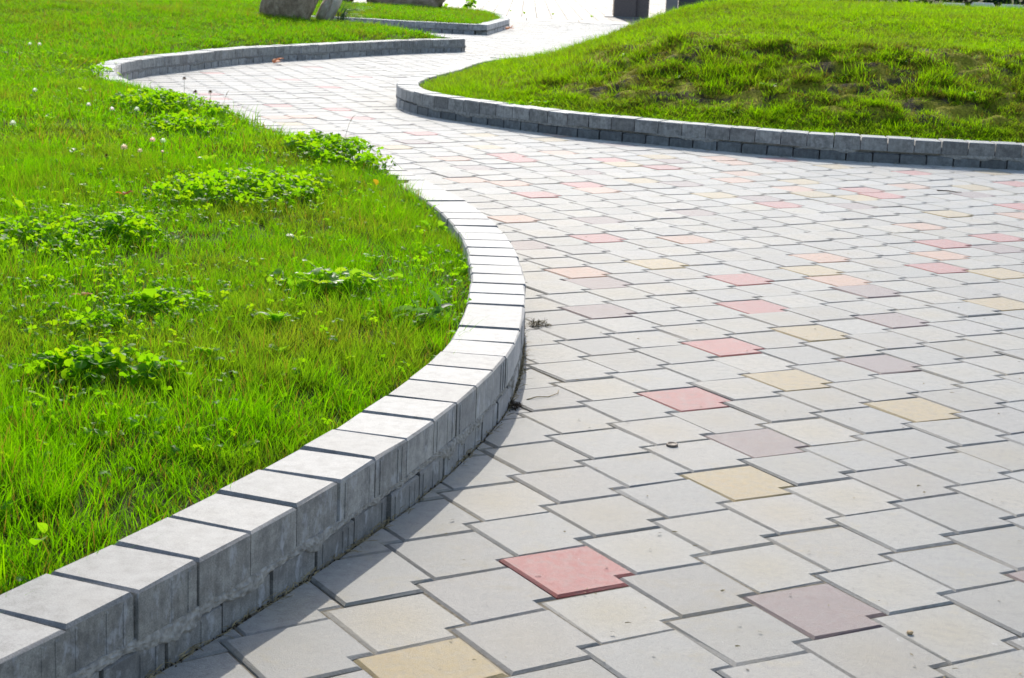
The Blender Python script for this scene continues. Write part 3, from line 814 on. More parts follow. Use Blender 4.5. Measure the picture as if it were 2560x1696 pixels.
# ------------------------------------------------------------------ clover clumps
LEAFM = [clover_mesh("clover_leaf", .0135 * (.9 + .2 * k / 5), .045, MAT_CLOVER) for k in range(6)]
BIGLEAFM = [clover_mesh("clover_leaf", .0165 * (.9 + .2 * k / 4), .05, MAT_CLOVER) for k in range(5)]
def clump(name, label, cx, cy, rx, ry, n_, hmax, meshes=LEAFM, zf=z_left, scl=1.0, ang=0., group="clover clumps in the left lawn", wall=LWALL, poly=POLY_L):
    z0 = float(zf(cx, cy)[0]); root = empty(name, (cx, cy, z0)); tag(root, label, "clover", group)
    xs, ys, f = [], [], []
    while len(xs) < n_:
        a = rng.random() * 6.283; r = rng.random() ** .6
        wob = .75 + .4 * vnoise(math.cos(a) * 1.3 + cx * 7, math.sin(a) * 1.3 + cy * 3, 9)
        u, v = rx * r * math.cos(a) * wob, ry * r * math.sin(a) * wob
        x, y = u * math.cos(ang) - v * math.sin(ang), u * math.sin(ang) + v * math.cos(ang)
        xs.append(x); ys.append(y); f.append(r)
    xs, ys, f = np.array(xs), np.array(ys), np.array(f)
    d = dist_to(wall, xs + cx, ys + cy); ok = (d > DEPTH * .7) & inside(poly, xs + cx, ys + cy); xs, ys, f = xs[ok], ys[ok], f[ok]
    zz = zf(xs + cx, ys + cy) - z0
    for x, y, z, r in zip(xs, ys, zz, f):
        h = .028 + (hmax - .028) * (1 - .55 * r ** 2) * (.35 + .65 * rng.random())
        inst("leaf", meshes[rng.integers(0, len(meshes))], root, (x, y, z + h), (rng.normal(-.3, .5), rng.normal(0, .4), rng.random() * 6.283), scl * (.75 + .5 * rng.random())).rotation_mode = 'ZYX'
    return root
clump("clover_clump", "broad dense clover clump in mid lawn, below the pink clover heads", -1.06, 6.50, .34, .44, 430, .11, scl=1.4, ang=-.35)
clump("clover_clump", "dense clover clump spilling to the wall top at the lawn's bulging edge", -.83, 7.85, .24, .50, 420, .12, scl=1.4, ang=.5)
clump("clover_clump", "clover clump at the lawn edge under the brown withered heads", -2.02, 9.75, .32, .50, 400, .12, scl=1.45, ang=.5)
clump("clover_clump", "looser clover clump just in front of the one with withered heads", -1.72, 8.7, .20, .32, 210, .095, scl=1.4, ang=.5)
clump("clover_clump", "low clover spreading at the left border, level with the twin yellowish leaves", -1.47, 5.22, .26, .36, 210, .08, scl=1.3)
clump("clover_clump", "upright clover clump right of the low clover by the left border", -1.27, 5.45, .13, .17, 110, .10, scl=1.3)
clump("clover_clump", "nearest clover clump, with large round leaves", -.90, 3.64, .17, .11, 120, .085, BIGLEAFM, scl=1.3)
clump("clover_clump", "farthest clover clump hanging over the start of the bay wall", -2.90, 12.4, .24, .55, 220, .13, scl=1.4, ang=.4)
clump("clover_clump", "sparse clover sprigs round the curled yellow green leaf", -.93, 4.42, .12, .10, 34, .065, BIGLEAFM, scl=1.1)
clump("clover_clump", "scattered clover sprigs between curled leaf and nearest clump", -1.04, 4.10, .12, .08, 30, .065, BIGLEAFM, scl=1.1)
clump("clover_clump", "clover drift below the white flower heads on the far left rise", -3.9, 13.6, .8, .5, 90, .08, scl=1.3)
clump("clover_clump", "small bright clover patch on the mound wall's inner edge", .03, 11.62, .22, .06, 45, .05, zf=z_right, group="clover clumps on the mound", wall=RF, poly=POLY_R)

# ------------------------------------------------------------------ leaves and weeds
def blade_leaf(name, L, Wd, mat, serr=0., curl=.5, fold=.25, n_=9, tip=1.0, base=.25, lobes=0):
    vs, fs = [], []
    for i in range(n_ + 1):
        f = i / n_; w = Wd * (math.sin(math.pi * min(1, (f * (1 - base) + base * .5) ** tip)) ** .8) if 0 < i < n_ else Wd * (.12 if i == 0 else .0)
        if serr and i % 2: w *= 1 - serr
        if lobes: w *= .35 + .65 * abs(math.cos(f * lobes * math.pi))
        z = L * curl * (.55 * f - .75 * f * f); x = L * f * (1 - .12 * curl * f)
        for sgn in (-1, 0, 1): vs.append((x, sgn * w, z + abs(sgn) * w * fold + .0006 * rng.normal()))
    for i in range(n_):
        a = 3 * i; fs += [(a, a + 3, a + 4, a + 1), (a + 1, a + 4, a + 5, a + 2)]
    me = bpy.data.meshes.new(name); me.from_pydata(vs, [], fs); me.materials.append(mat)
    me.polygons.foreach_set("use_smooth", [True] * len(me.polygons)); me.update()
    return me

def tube(pts, r0, r1=None, n_=5):
    r1 = r0 if r1 is None else r1; vs, fs = [], []; m = len(pts)
    for i, p in enumerate(pts):
        p = Vector(p); t = (Vector(pts[min(i + 1, m - 1)]) - Vector(pts[max(i - 1, 0)])).normalized()
        a = t.orthogonal().normalized(); b = t.cross(a); r = r0 + (r1 - r0) * i / (m - 1)
        for k in range(n_):
            an = 6.2832 * k / n_; q = p + (a * math.cos(an) + b * math.sin(an)) * r; vs.append(tuple(q))
    for i in range(m - 1):
        for k in range(n_):
            fs.append((i * n_ + k, i * n_ + (k + 1) % n_, (i + 1) * n_ + (k + 1) % n_, (i + 1) * n_ + k))
    fs.append(tuple(range((m - 1) * n_, m * n_)))
    return vs, fs

def rosette(name, label, cat, x, y, leafm, n_, tilt, scl, zf=z_left, group=None, spread=6.283, rz=0., lift=.01):
    z = float(zf(x, y)[0]); root = empty(name, (x, y, z), rz); tag(root, label, cat, group)
    for k in range(n_):
        a = spread * (k + .5 * rng.random()) / n_
        inst("leaf", leafm[rng.integers(0, len(leafm))], root, (.004 * math.cos(a), .004 * math.sin(a), lift), (rng.normal(0, .15), -tilt + rng.normal(0, .15), a), scl * (.75 + .4 * rng.random()))
    return root

def branched(name, label, cat, x, y, leafm, stems, per, h, spread, scl, zf=z_left, mat=MAT_STEM, group=None):
    z = float(zf(x, y)[0]); root = empty(name, (x, y, z)); tag(root, label, cat, group)
    for s in range(stems):
        a = 6.283 * (s + rng.random() * .6) / stems; r = spread * (.35 + .65 * rng.random()); hh = h * (.6 + .5 * rng.random())
        pts = [(r * f ** 1.4 * math.cos(a), r * f ** 1.4 * math.sin(a), hh * f) for f in (0, .35, .7, 1)]
        vs, fs = tube(pts, .0016, .0009); mesh_obj("stem", vs, fs, mat, root, smooth=True)
        for k in range(per):
            f = .4 + .6 * (k + .6 * rng.random()) / per; la = a + (1.3 if k % 2 else -1.3) + rng.normal(0, .5)
            inst("leaf", leafm[rng.integers(0, len(leafm))], root, (r * f ** 1.4 * math.cos(a), r * f ** 1.4 * math.sin(a), hh * f), (-.35 + rng.normal(0, .4), rng.normal(0, .3), la), scl * (.75 + .6 * rng.random())).rotation_mode = 'ZYX'
    return root
SERR = [blade_leaf("serrated_leaf", .042, .013, MAT_WEED, .38, .5, .3, 12) for _ in range(3)]
NARROW = [blade_leaf("narrow_leaf", .055, .0085, MAT_GREYWEED, .25, .5, .35, 10) for _ in range(3)]
OVAL = [blade_leaf("oval_leaf", .055, .017, MAT_WEED, 0, .45, .25, 9) for _ in range(3)]
LIMEL = [blade_leaf("lime_leaf", .050, .013, MAT_LIME, 0, .4, .3, 9) for _ in range(3)]
LOBED = [blade_leaf("lobed_leaf", .06, .014, MAT_WEED, 0, .5, .2, 14, lobes=4) for _ in range(2)]
branched("weed", "bushy weed with shiny serrated leaves in the right half of lawn", "weed", -.49, 4.80, SERR, 9, 8, .085, .14, 1.1)
branched("weed", "smaller serrated weed just left of the bushy one", "weed", -.66, 4.80, SERR, 4, 4, .055, .07, .8)
branched("weed", "grey green weed with narrow drooping leaves beside the wall's bulge", "weed", -.245, 4.52, NARROW, 5, 3, .085, .08, 1.0)
branched("weed", "leafy seedling at the wall's dark inner side where the bulge begins", "weed", -.30, 6.16, SERR, 3, 4, .06, .05, .9)
rosette("weed", "dark small weed with oval leaves below the bushy serrated one", "weed", -.60, 4.25, OVAL, 6, .7, .9, lift=.03, spread=3.6, rz=-3.4)
rosette("weed", "weed with silvery lobed leaves in the plain grass below the big clover", "weed", -1.10, 5.46, LOBED, 5, .3, .9)
rosette("lime_leaf_pair", "two upright yellowish oval leaves by the left border", "leaf", -1.69, 5.74, LIMEL, 2, .9, 1.05, lift=.03, spread=1.6, rz=-2.5)
rosette("lime_leaf", "upright lime leaf above the nearest wall blocks, upper one", "leaf", -.752, 2.66, LIMEL, 1, 1.0, .85, lift=.035, spread=.8, rz=-2.0)
rosette("lime_leaf", "lime leaf lying against the nearest wall blocks, lower one", "leaf", -.74, 2.56, LIMEL, 1, .5, 1.0, lift=.060, spread=.6, rz=-1.3)
rosette("curled_leaf", "curled yellow green leaf in the small bare hollow", "leaf", -.96, 4.40, LIMEL, 3, .8, 1.3, lift=.03, spread=2, rz=-2.6)
rosette("curled_leaf", "long pale leaf dangling below the nearest clover clump", "leaf", -.945, 3.38, LIMEL, 2, .7, .9, lift=.03, spread=1.4, rz=-2.4)
rosette("weed", "oval leaved weed right of the nearest clover clump", "weed", -.70, 3.84, OVAL, 5, .6, .75, lift=.03, spread=3.1, rz=-3.1)
rosette("fallen_leaf", "single bright yellow leaf standing near the bulge of the wall", "leaf", -.585, 6.98, [blade_leaf("yellow_leaf", .045, .016, MAT_YELLOW)], 1, 1.0, .85, lift=.03, spread=1, rz=-2)
ORL = [blade_leaf("orange_leaf", .03, .008, MAT_ORANGE)]
rosette("fallen_leaf", "orange withered leaf left of the curled leaf", "leaf", -1.14, 4.42, ORL, 4, .15, 1.0, lift=.035, spread=5)
rosette("fallen_leaf", "orange withered leaf left of the big clover clump", "leaf", -1.44, 6.20, ORL, 3, .4, 1.1, lift=.04, spread=4)

for (x, y, lm, sc, lb) in (
        (-1.30, 4.55, SERR, .8, "jagged seedling at the left border, left of the curled leaf"), (-1.18, 4.86, OVAL, .7, "oval leaved seedling below the low clover by the left border"),
        (-.82, 5.1, SERR, .7, "jagged seedling between the upright clover and the bushy weed"), (-.72, 5.6, LOBED, .8, "lobed seedling above the smaller serrated weed"),
        (-1.55, 5.9, OVAL, .9, "oval leaved seedling behind the twin yellowish leaves"), (-1.62, 6.4, SERR, .9, "jagged seedling left of the orange withered leaf below the big clover"),
        (-.45, 5.3, OVAL, .7, "oval leaved seedling behind the bushy serrated weed, towards the kerb"), (-.55, 3.95, SERR, .7, "jagged seedling between the nearest clover and the kerb"),
        (-1.02, 3.3, OVAL, .6, "oval leaved seedling at the left border in front of the nearest clover"), (-1.9, 7.3, SERR, 1.0, "jagged seedling left of the largest pink clover head"),
        (-1.35, 7.4, OVAL, .9, "oval leaved seedling right of the pink clover heads"), (-2.4, 8.7, SERR, 1.0, "jagged seedling in the short grass below three white clover heads"),
        (-.75, 6.3, SERR, .8, "jagged seedling at the right end of the big clover clump"), (-2.7, 10.6, OVAL, 1.1, "oval leaved seedling behind the lone white clover head at far left"),
        (-.62, 3.3, LIMEL, .6, "lime green seedling in the plain grass nearest the kerb"), (-1.0, 2.95, LIMEL, .55, "lime green seedling at the left border above the twin lime leaves")):
    rosette("seedling", lb, "seedling", x, y, lm, 5, .55, sc, lift=.022, spread=4.6, rz=-4., group="broad leaved seedlings in the left lawn")

def seed_stalk(x, y, h, label, zf=z_left, lean=.03):
    z = float(zf(x, y)[0]); root = empty("grass_stalk", (x, y, z)); tag(root, label, "grass stalk")
    pts = [(lean * f * f, .3 * lean * f, h * f) for f in (0, .3, .6, .85, 1)]
    vs, fs = tube(pts, .0011, .0006); mesh_obj("stem", vs, fs, MAT_STRAW, root)
    vs, fs = tube([(lean, .3 * lean, h * .97), (lean * 1.3, .35 * lean, h * 1.1), (lean * 1.8, .4 * lean, h * 1.18)], .0022, .0006); mesh_obj("seed_head", vs, fs, MAT_STRAW, root)
seed_stalk(-.86, 8.30, .155, "thin brown seed stalk rising over the clover against the path")
seed_stalk(-1.73, 9.9, .12, "thin bent stalk beside the withered clover heads", lean=.02)

def flower(x, y, h, r, mat, label, group, zf=z_left, lean=(0, 0)):
    z = float(zf(x, y)[0]); root = empty("clover_flower", (x, y, z)); tag(root, label, "flower", group)
    pts = [(lean[0] * f * f, lean[1] * f * f, h * f) for f in (0, .4, .75, 1)]
    vs, fs = tube(pts, .0013, .001); mesh_obj("stem", vs, fs, MAT_STEM, root, smooth=True)
    vs, fs = [], []
    r *= 1.25; n_ = 34
    for i in range(n_):
        ph = math.acos(1 - 1.72 * (i + .5) / n_); th = i * 2.39996 + rng.normal(0, .1)
        d = Vector((math.sin(ph) * math.cos(th), math.sin(ph) * math.sin(th), math.cos(ph))); up = (d * .6 + Vector((0, 0, .5))).normalized()
        a = d.cross(Vector((0, 0, 1.01))).normalized(); rr = r * (.9 + .25 * rng.random()); k = len(vs); w_ = r * .24
        base = d * r * .2; mid = d * r * .65 + up * rr * .1; top = d * r * .8 + up * rr * .4
        vs += [tuple(base), tuple(mid + a * w_), tuple(top), tuple(mid - a * w_)]; fs.append((k, k + 1, k + 2, k + 3))
    o = mesh_obj("flower_head", vs, fs, mat, root, (lean[0], lean[1], h))
    return root
PK = "pink clover heads above the big clover clump"
flower(-1.66, 7.10, .085, .0125, MAT_PINK_PETAL, "largest pinkish clover head, leftmost of the pink cluster", PK, lean=(.01, 0))
flower(-1.60, 7.42, .095, .0115, MAT_PINK_PETAL, "pink clover head, the upper left of two close together", PK)
flower(-1.55, 7.40, .095, .0105, MAT_WHITE_PETAL, "pale round clover head, right of the two close together", PK)
flower(-1.575, 7.06, .09, .009, MAT_PINK_PETAL, "small half open pink clover head over grey leaves", PK)
flower(-1.49, 7.1, .085, .006, MAT_PINK_PETAL, "tiny pale clover bud right of the pink cluster", PK)
WH = "white clover heads across the left lawn"
for (x, y, h, r, lb) in ((-2.80, 9.85, .075, .012, "white clover head at far left of lawn, standing alone in short grass"), (-2.34, 9.25, .07, .011, "white clover head left of the withered heads' clump"),
        (-2.19, 9.15, .06, .011, "white clover head in the middle of three in a line"), (-2.05, 9.12, .07, .0125, "white clover head nearest the path of three in a line"),
        (-2.38, 8.0, .06, .0125, "white clover head over a broad lime leaf by the left border"), (-4.10, 14.3, .08, .013, "white clover head on the far rise, left of a pair"),
        (-4.02, 14.3, .08, .013, "white clover head on the far rise, right of a pair"), (-3.02, 12.75, .11, .013, "white clover head against the top of the bay wall")):
    flower(x, y, h, r, MAT_WHITE_PETAL, lb, WH)
BR = "withered brown clover heads at the lawn edge"
flower(-2.07, 10.50, .15, .011, MAT_BROWN_PETAL, "tallest brown withered clover head against the white path", BR)
flower(-1.93, 10.12, .10, .0115, MAT_BROWN_PETAL, "brown withered clover head low among the leaves", BR)
flower(-1.82, 10.0, .115, .011, MAT_BROWN_PETAL, "brown withered clover head nearest the bulge, on the skyline", BR)
flower(-1.70, 7.0, .065, .009, MAT_BROWN_PETAL, "brown withered clover head below the pink cluster", BR)

# weeds of the mound and of the far lawn
MR = "small rosette weeds on the mound"
for (x, y, lm, n_, sc, lb) in ((1.62, 11.35, OVAL, 7, 1.3, "rosette weed in the middle of the mound's bare slope"), (1.02, 11.75, OVAL, 6, 1.2, "rosette weed on the mound's slope towards its left end"),
        (2.1, 11.5, LIMEL, 6, 1.3, "yellowish weed right of the middle of the mound slope"), (.75, 12.6, OVAL, 6, 1.3, "dark rosette weed near the mound's left skyline"),
        (2.55, 11.75, SERR, 8, 1.6, "jagged weed high on the mound's right part"), (1.35, 11.05, LIMEL, 4, 1.1, "lime leaf tuft at the foot of the mound"),
        (.55, 11.45, LIMEL, 3, 1.1, "lone lime leaves near the mound wall's top"), (2.9, 11.2, OVAL, 7, 1.3, "rosette weed at the mound's right border")):
    rosette("rosette_weed", lb, "weed", x, y, lm, n_, .5, sc, z_right, MR, lift=-.002)
branched("weed", "tall leafy weed at the far lawn's back corner", "weed", -1.05, 31.75, OVAL, 5, 7, .30, .16, 1.8, z_third)
branched("weed", "low pale weeds along the far lawn's back edge", "weed", -1.75, 31.8, LIMEL, 8, 7, .16, .5, 1.6, z_third)

# spiky blue-green tuft by the pale rock
def spiky(x, y, n_, L, label):
    z = float(z_left(x, y)[0]); root = empty("spiky_tuft", (x, y, z)); tag(root, label, "plant")
    m = leaf_material("spiky_blade", [(0, (.05, .10, .07)), (1, (.09, .15, .11))], None, (.14, .26, .14), .35, .4, False, False)
    me = blade_leaf("spiky_blade", L, .006, m, 0, 1.1, .3, 7)
    for k in range(n_):
        inst("blade", me, root, (rng.normal(0, .03), rng.normal(0, .03), .02), (0, -.75 + rng.normal(0, .35), rng.normal(-.15, .7)), .7 + .5 * rng.random())

# ------------------------------------------------------------------ rocks
def rock(name, label, loc, size, mat, seed, rot=(0, 0, 0), amp=.22, group=None, flat=None):
    bm = bmesh.new(); bmesh.ops.create_icosphere(bm, subdivisions=5, radius=1)
    P = np.array([v.co[:] for v in bm.verts])
    r = 1 + amp * ((fbm(P[:, 0] * 1.3 + 9, P[:, 1] * 1.3 + P[:, 2] * 1.7, seed) - .5) * 2) + .05 * (fbm(P[:, 0] * 5 + P[:, 2] * 3, P[:, 1] * 5 + P[:, 2] * 4, seed + 3) - .5)
    box = 1 / np.maximum(np.abs(P).max(1), 1e-3) ** .22                     # squarer than a ball
    for v, k, b in zip(bm.verts, r, box): v.co *= float(k * b)
    me = bpy.data.meshes.new(name); bm.to_mesh(me); bm.free(); me.materials.append(mat)
    me.polygons.foreach_set("use_smooth", [True] * len(me.polygons))
    o = bpy.data.objects.new(name, me); C.objects.link(o); o.location = loc; o.scale = size; o.rotation_euler = rot
    tag(o, label, "rock", group); return o
MAT_BOULDER = stone_material("dark_boulder", [(.25, (.14, .098, .066)), (.5, (.38, .275, .19)), (.75, (.60, .46, .34))], 5, .85, .3, .8, 60)
MAT_PALEROCK = stone_material("pale_rock", [(.3, (.52, .44, .35)), (.6, (.70, .61, .50)), (.8, (.78, .72, .63))], 5, .85, .3, .5, 60)
zb = float(z_left(-3.2, 22.0)[0])
rock("boulder", "big dark brown boulder on the far left rise", (-2.97, 22.05, zb + .44), (.39, .40, .60), MAT_BOULDER, 5, (0, .26, .1), .2)
rock("boulder", "pale tan rock beside the big dark boulder", (-2.57, 22.6, zb + .12), (.11, .36, .28), MAT_PALEROCK, 12, (-.35, .45, 0))
spiky(-2.40, 22.45, 60, .42, "grey green spiky tuft leaning from the pale rock")
rock("boulder", "dark rock at the top of the far lawn, right one", (-2.15, 31.2, .38), (.72, .5, .34), MAT_BOULDER, 20, (0, 0, .2))
rock("boulder", "dark rock at the top of the far lawn, left one", (-3.75, 31.3, .45), (.75, .5, .38), MAT_BOULDER, 25, (0, 0, -.2))

# ------------------------------------------------------------------ pillar and things beyond
MAT_GRANITE = stone_material("red_brown_granite", [(.3, (.13, .095, .08)), (.7, (.20, .15, .13))], 40, .45, .5, .1, 160)
MAT_GRANITE_D = stone_material("dark_granite", [(.3, (.04, .043, .05)), (.7, (.07, .073, .08))], 40, .4, .5, .1, 160)
def bevel_box(name, x0, x1, y0, y1, z0, z1, mat, parent=None, b=.012):
    bm = bmesh.new(); bmesh.ops.create_cube(bm, size=1)
    for v in bm.verts: v.co = ((x0 + x1) / 2 + v.co.x * (x1 - x0), (y0 + y1) / 2 + v.co.y * (y1 - y0), (z0 + z1) / 2 + v.co.z * (z1 - z0))
    bmesh.ops.bevel(bm, geom=bm.edges[:], offset=b, segments=2, affect='EDGES')
    me = bpy.data.meshes.new(name); bm.to_mesh(me); bm.free(); me.materials.append(mat)
    o = bpy.data.objects.new(name, me); C.objects.link(o)
    if parent: o.parent = parent
    return o
pil = empty("granite_pillar", (2.2, 36.9, 0)); tag(pil, "dark brown granite pillar standing behind the mound", "pillar")
bevel_box("shaft", -.37, .10, -.25, .25, .02, 3.0, MAT_GRANITE, pil)
for k in range(4): bevel_box("side_block", .105, .38, -.12, .25, .02 + .66 * k + (.0), .02 + .66 * (k + 1) - .008, MAT_GRANITE, pil)
bevel_box("base_slab", -.55, .55, -.32, .4, .003, .018, MAT_BAND, pil, .004)
lw = empty("granite_wall", (3.9, 38.0, 0)); tag(lw, "low blue black granite wall right of the pillar", "wall")
bevel_box("end_post", -.87, -.62, -.1, .1, .0, 1.1, MAT_BAND, lw)
for k in range(5): bevel_box("panel", -.60 + .6 * k, -.60 + .6 * (k + 1) - .01, -.09, .09, .0, 1.0, MAT_GRANITE_D, lw)

# whitewashed edging stones and a dark hedge behind the mound
MAT_WHITEWASH = plain("whitewash", (.74, .74, .72), .8, .3, .1)
for k in range(6):
    x = 4.55 + .27 * k; y = 18.6 - .14 * k
    z = float(z_right(x, y)[0])
    o = bevel_box("edging_stone", -.115, .115, -.06, .06, -.08, .075, MAT_WHITEWASH, None, .015)
    o.location = (x, y, z); o.rotation_euler = (0, 0, -.45)
    tag(o, "whitewashed edging stone in the row behind the mound, number %d from its left end" % (k + 1) if False else
        ["leftmost whitewashed edging stone behind the mound", "second whitewashed edging stone from the left behind the mound", "third whitewashed edging stone from the left behind the mound",
         "third whitewashed edging stone from the right end of the row", "second whitewashed edging stone from the right end of the row", "last whitewashed edging stone at the right end of the row"][k], "stone", "whitewashed stones edging the mound's back")
hedge = empty("hedge", (8, 25.5, 0)); tag(hedge, "dark hedge beyond the top of the mound", "hedge")
hm = leaf_material("hedge_leaf", [(0, (.012, .03, .016)), (1, (.03, .06, .025))], None, (.02, .06, .02), .2, .5, False, False)
vs, fs = [], []
for k in range(9000):
    p = np.array((rng.uniform(-4.2, 5), rng.normal(0, .32), rng.uniform(.02, 2.0))); a, b = rng.normal(0, 1, 3), rng.normal(0, 1, 3)
    a /= np.linalg.norm(a); b -= a * (a @ b); b /= np.linalg.norm(b); s_ = .05 + .05 * rng.random(); i = len(vs)
    vs += [p - a * s_, p - b * s_ * .5, p + a * s_, p + b * s_ * .5]; fs.append((i, i + 1, i + 2, i + 3))
mesh_obj("foliage", vs, fs, hm, hedge)
for k in range(16):
    x = -4 + .58 * k; vs, fs = tube([(x, 0, 0), (x + .1, .05, .7), (x - .05, -.25, 1.3), (x + .12, -.35, 1.9)], .02, .006); mesh_obj("stem", vs, fs, MAT_BARK, hedge)

# ------------------------------------------------------------------ litter
def line_debris():
    """dry clippings caught along the foot of the walls"""
    vs, fs = [], []
    def stick(x, y, z, L, r, az, el):
        d = np.array((math.cos(az) * math.cos(el), math.sin(az) * math.cos(el), math.sin(el))); b = np.array((-math.sin(az), math.cos(az), .5)) * r
        p = np.array((x, y, z)); k = len(vs); m = p + d * L * .5 + np.array((rng.normal(0, .1), rng.normal(0, .1), .08)) * L; e = p + d * L
        vs.extend([p - b, p + b, m + b, m - b, e + b * .4, e - b * .4]); fs.extend([(k, k + 1, k + 2, k + 3), (k + 3, k + 2, k + 4, k + 5)])
    seg = LF[(LF[:, 1] > 2.0) & (LF[:, 1] < 5.6)]
    t = np.gradient(seg, axis=0); t /= np.linalg.norm(t, axis=1)[:, None]; nn = np.c_[t[:, 1], -t[:, 0]]
    for i in range(len(seg)):
        amt = 5 + 22 * max(0, vnoise(i * .11, 0, 91) - .35)
        for _ in range(int(amt)):
            o = abs(rng.normal(0, .008)) - .008; p = seg[i] + nn[i] * o + t[i] * rng.uniform(-.01, .01)
            stick(p[0], p[1], -.004 + .012 * rng.random() ** 2, rng.uniform(.006, .03), rng.uniform(.0004, .0010), rng.random() * 6.283 if rng.random() < .5 else math.atan2(t[i, 1], t[i, 0]) + rng.normal(0, .4), rng.normal(.1, .25))
    seg2 = RF[(RF[:, 0] < 4.2) & (RF[:, 1] < 13)]
    for i in range(0, len(seg2), 1):
        if rng.random() < .5:
            p = seg2[i] + np.array((rng.normal(0, .02), -.02 - abs(rng.normal(0, .02)))); stick(p[0], p[1], .003, rng.uniform(.01, .05), .0012, rng.random() * 6.28, 0)
    # strays on the path
    for _ in range(260):
        y = 2.3 + 9 * rng.random() ** 1.3; x = rng.uniform(-.05, .33) * y
        if inside(POLY_R, np.array([x]), np.array([y]))[0] or inside(POLY_L, np.array([x]), np.array([y]))[0]: continue
        stick(x, y, .003, rng.uniform(.003, .012), rng.uniform(.0006, .002), rng.random() * 6.28, 0)
    o = mesh_obj("dry_debris", vs, fs, MAT_STRAW); tag(o, "dry clippings and straw caught along the foot of the walls", "debris", None, 'stuff')
    # crumbs of dirt
    vs, fs = [], []
    for i in range(len(seg)):
        for _ in range(6):
            o_ = abs(rng.normal(0, .006)) - .006; p = seg[i] + nn[i] * o_ + t[i] * rng.uniform(-.01, .01); s_ = rng.uniform(.0012, .0045); k = len(vs); z = -.006 + .006 * rng.random()
            vs += [(p[0] - s_, p[1] - s_, z - s_), (p[0] + s_, p[1] - s_ * .7, z - s_), (p[0], p[1] + s_, z - s_), (p[0], p[1], z + s_)]
            fs += [(k, k + 1, k + 3), (k + 1, k + 2, k + 3), (k + 2, k, k + 3)]
    o = mesh_obj("dirt_crumbs", vs, fs, plain("dark_dirt", (.07, .052, .032), .95, .1, .5, 300)); tag(o, "dark crumbs of dirt in the gap along the near wall", "dirt", None, 'stuff')
line_debris()

def dirt_clump(x, y, rx, ry, n_, label, mat):
    vs, fs = [], []
    for _ in range(n_):
        a = rng.random() * 6.283; r = rng.random() ** .7; p = np.array((rx * r * math.cos(a), ry * r * math.sin(a), .012 * (1 - r) * rng.random() + .002)); d = rng.normal(0, 1, 3); d[2] *= .5; d /= np.linalg.norm(d)
        b = np.cross(d, (0, 0, 1.)); b = b / (np.linalg.norm(b) + 1e-6) * rng.uniform(.0006, .0022); L = rng.uniform(.005, .022); k = len(vs)
        vs += [p - b, p + b, p + d * L + b * .6, p + d * L - b * .6]; fs.append((k, k + 1, k + 2, k + 3))
    o = mesh_obj("dirt_clump", vs, fs, mat, None, (x, y, 0)); tag(o, label, "dirt clump", "clumps of dried moss by the near wall")
dirt_clump(.085, 5.18, .038, .05, 170, "dried moss clump on the pavers beside the wall's bulge", plain("dry_moss", (.10, .085, .045), .95, .1, .7, 200))
dirt_clump(.012, 4.17, .022, .025, 120, "dark dirt clump with straw at the wall foot, nearer one", plain("dark_moss", (.05, .035, .022), .95, .1, .6, 200))

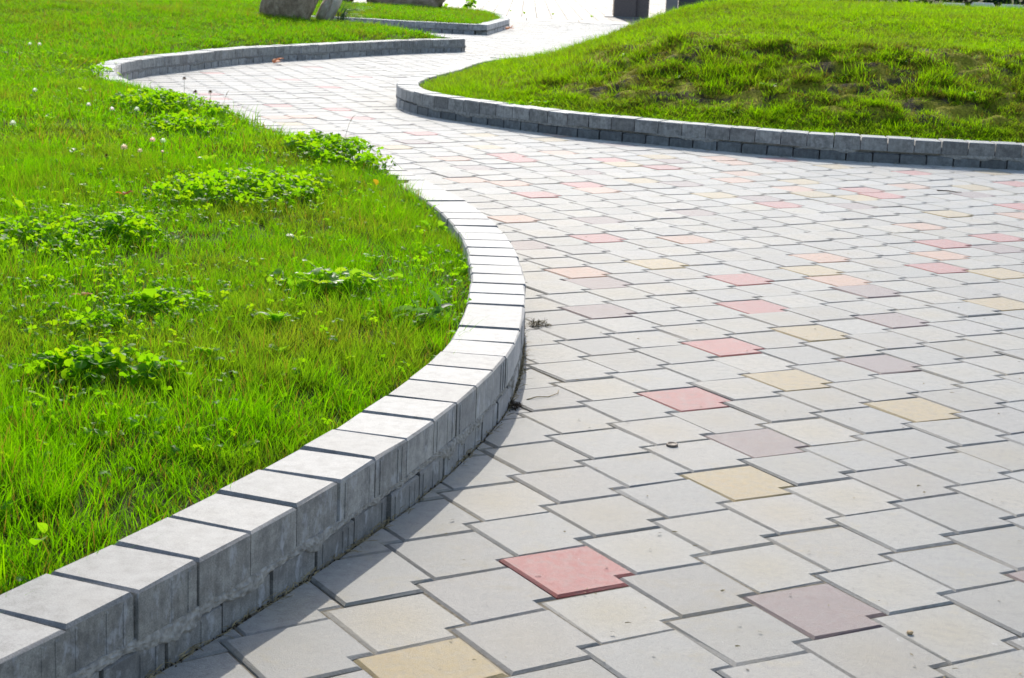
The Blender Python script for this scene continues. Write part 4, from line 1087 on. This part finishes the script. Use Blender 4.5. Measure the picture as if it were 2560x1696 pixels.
def twig(name, pts, r, label, mat, cat):
    vs, fs = tube(pts, r, r * .5, 5); o = mesh_obj(name, vs, fs, mat, None, smooth=True); tag(o, label, cat)
twig("twig", [(2.215, 9.03, .006), (2.27, 9.01, .009), (2.31, 8.985, .007), (2.335, 8.985, .008)], .0035, "dark twig lying on the pavers at the right", MAT_BARK, "twig")
twig("grass_clipping", [(.045, 4.24, .003), (.07, 4.262, .006), (.10, 4.275, .004), (.125, 4.31, .005), (.128, 4.345, .006)], .0016, "dry bent grass clipping on the pavers beside the wall", MAT_STRAW, "clipping")
rosette("fallen_leaf", "orange brown leaf at the foot of the bay wall", "leaf", -2.44, 16.75, [blade_leaf("brown_leaf", .07, .025, MAT_ORANGE)], 2, .3, 1.6, zf=lambda x, y: np.array([.005]), spread=2)
rosette("fallen_leaf", "orange leaf at the foot of the farthest wall's corner", "leaf", -.30, 27.4, [blade_leaf("brown_leaf", .07, .025, MAT_ORANGE)], 2, .2, 2.2, zf=lambda x, y: np.array([.005]), spread=2)
def bottle_cap(x, y):
    vs, fs = [], []; n_ = 21
    for (r, z) in ((.0135, .0), (.0140, .0035), (.0118, .006), (.0105, .0045), (.0, .0042)):
        for k in range(n_):
            a = 6.2832 * k / n_; rr = r * (1 + (.04 if k % 2 and r > .013 else 0)); vs.append((rr * math.cos(a), rr * math.sin(a), z))
    for i in range(4):
        for k in range(n_): fs.append((i * n_ + k, i * n_ + (k + 1) % n_, (i + 1) * n_ + (k + 1) % n_, (i + 1) * n_ + k))
    o = mesh_obj("bottle_cap", vs, fs, plain("rusty_tin", (.16, .12, .085), .6, .5, .4, 300), None, (x, y, .0015), True); tag(o, "rusty bottle cap lying on a grey paver", "bottle cap")
    o.rotation_euler = (.08, 0, 0)
bottle_cap(.388, 3.875)
for (x, y, s_, lb, col) in ((.707, 2.765, .006, "tan pebble on a joint near the bottom right", (.42, .30, .16)), (-1.05, 14.6, .02, "dark pebble on the path by the mound wall's end", (.06, .05, .045))):
    bm = bmesh.new(); bmesh.ops.create_icosphere(bm, subdivisions=2, radius=s_)
    for v in bm.verts: v.co *= 1 + .2 * (rng.random() - .5); v.co.z *= .6
    me = bpy.data.meshes.new("pebble"); bm.to_mesh(me); bm.free(); me.materials.append(plain("pebble_stone", col)); o = bpy.data.objects.new("pebble", me); C.objects.link(o); o.location = (x, y, s_ * .5); tag(o, lb, "pebble")
for (x, y, s_, lb) in ((-.05, 36.2, 1.43, "weed sprout in the plaza joints, left of the pillar's line"), (.55, 36.4, 1.21, "weed sprout in the plaza joints, midway to the pillar"), (1.35, 36.0, 1.32, "weed sprout close to the left of the pillar"), (-.35, 37.5, 0.88, "dark weed tuft on the plaza behind the far wall")):
    rosette("weed_sprout", lb, "weed", x, y, LIMEL, 5, .9, s_, zf=lambda x, y: np.array([.0]), group="weed sprouts on the plaza", lift=-.005)
print("grass instances", NL, NR, "pavers", n)
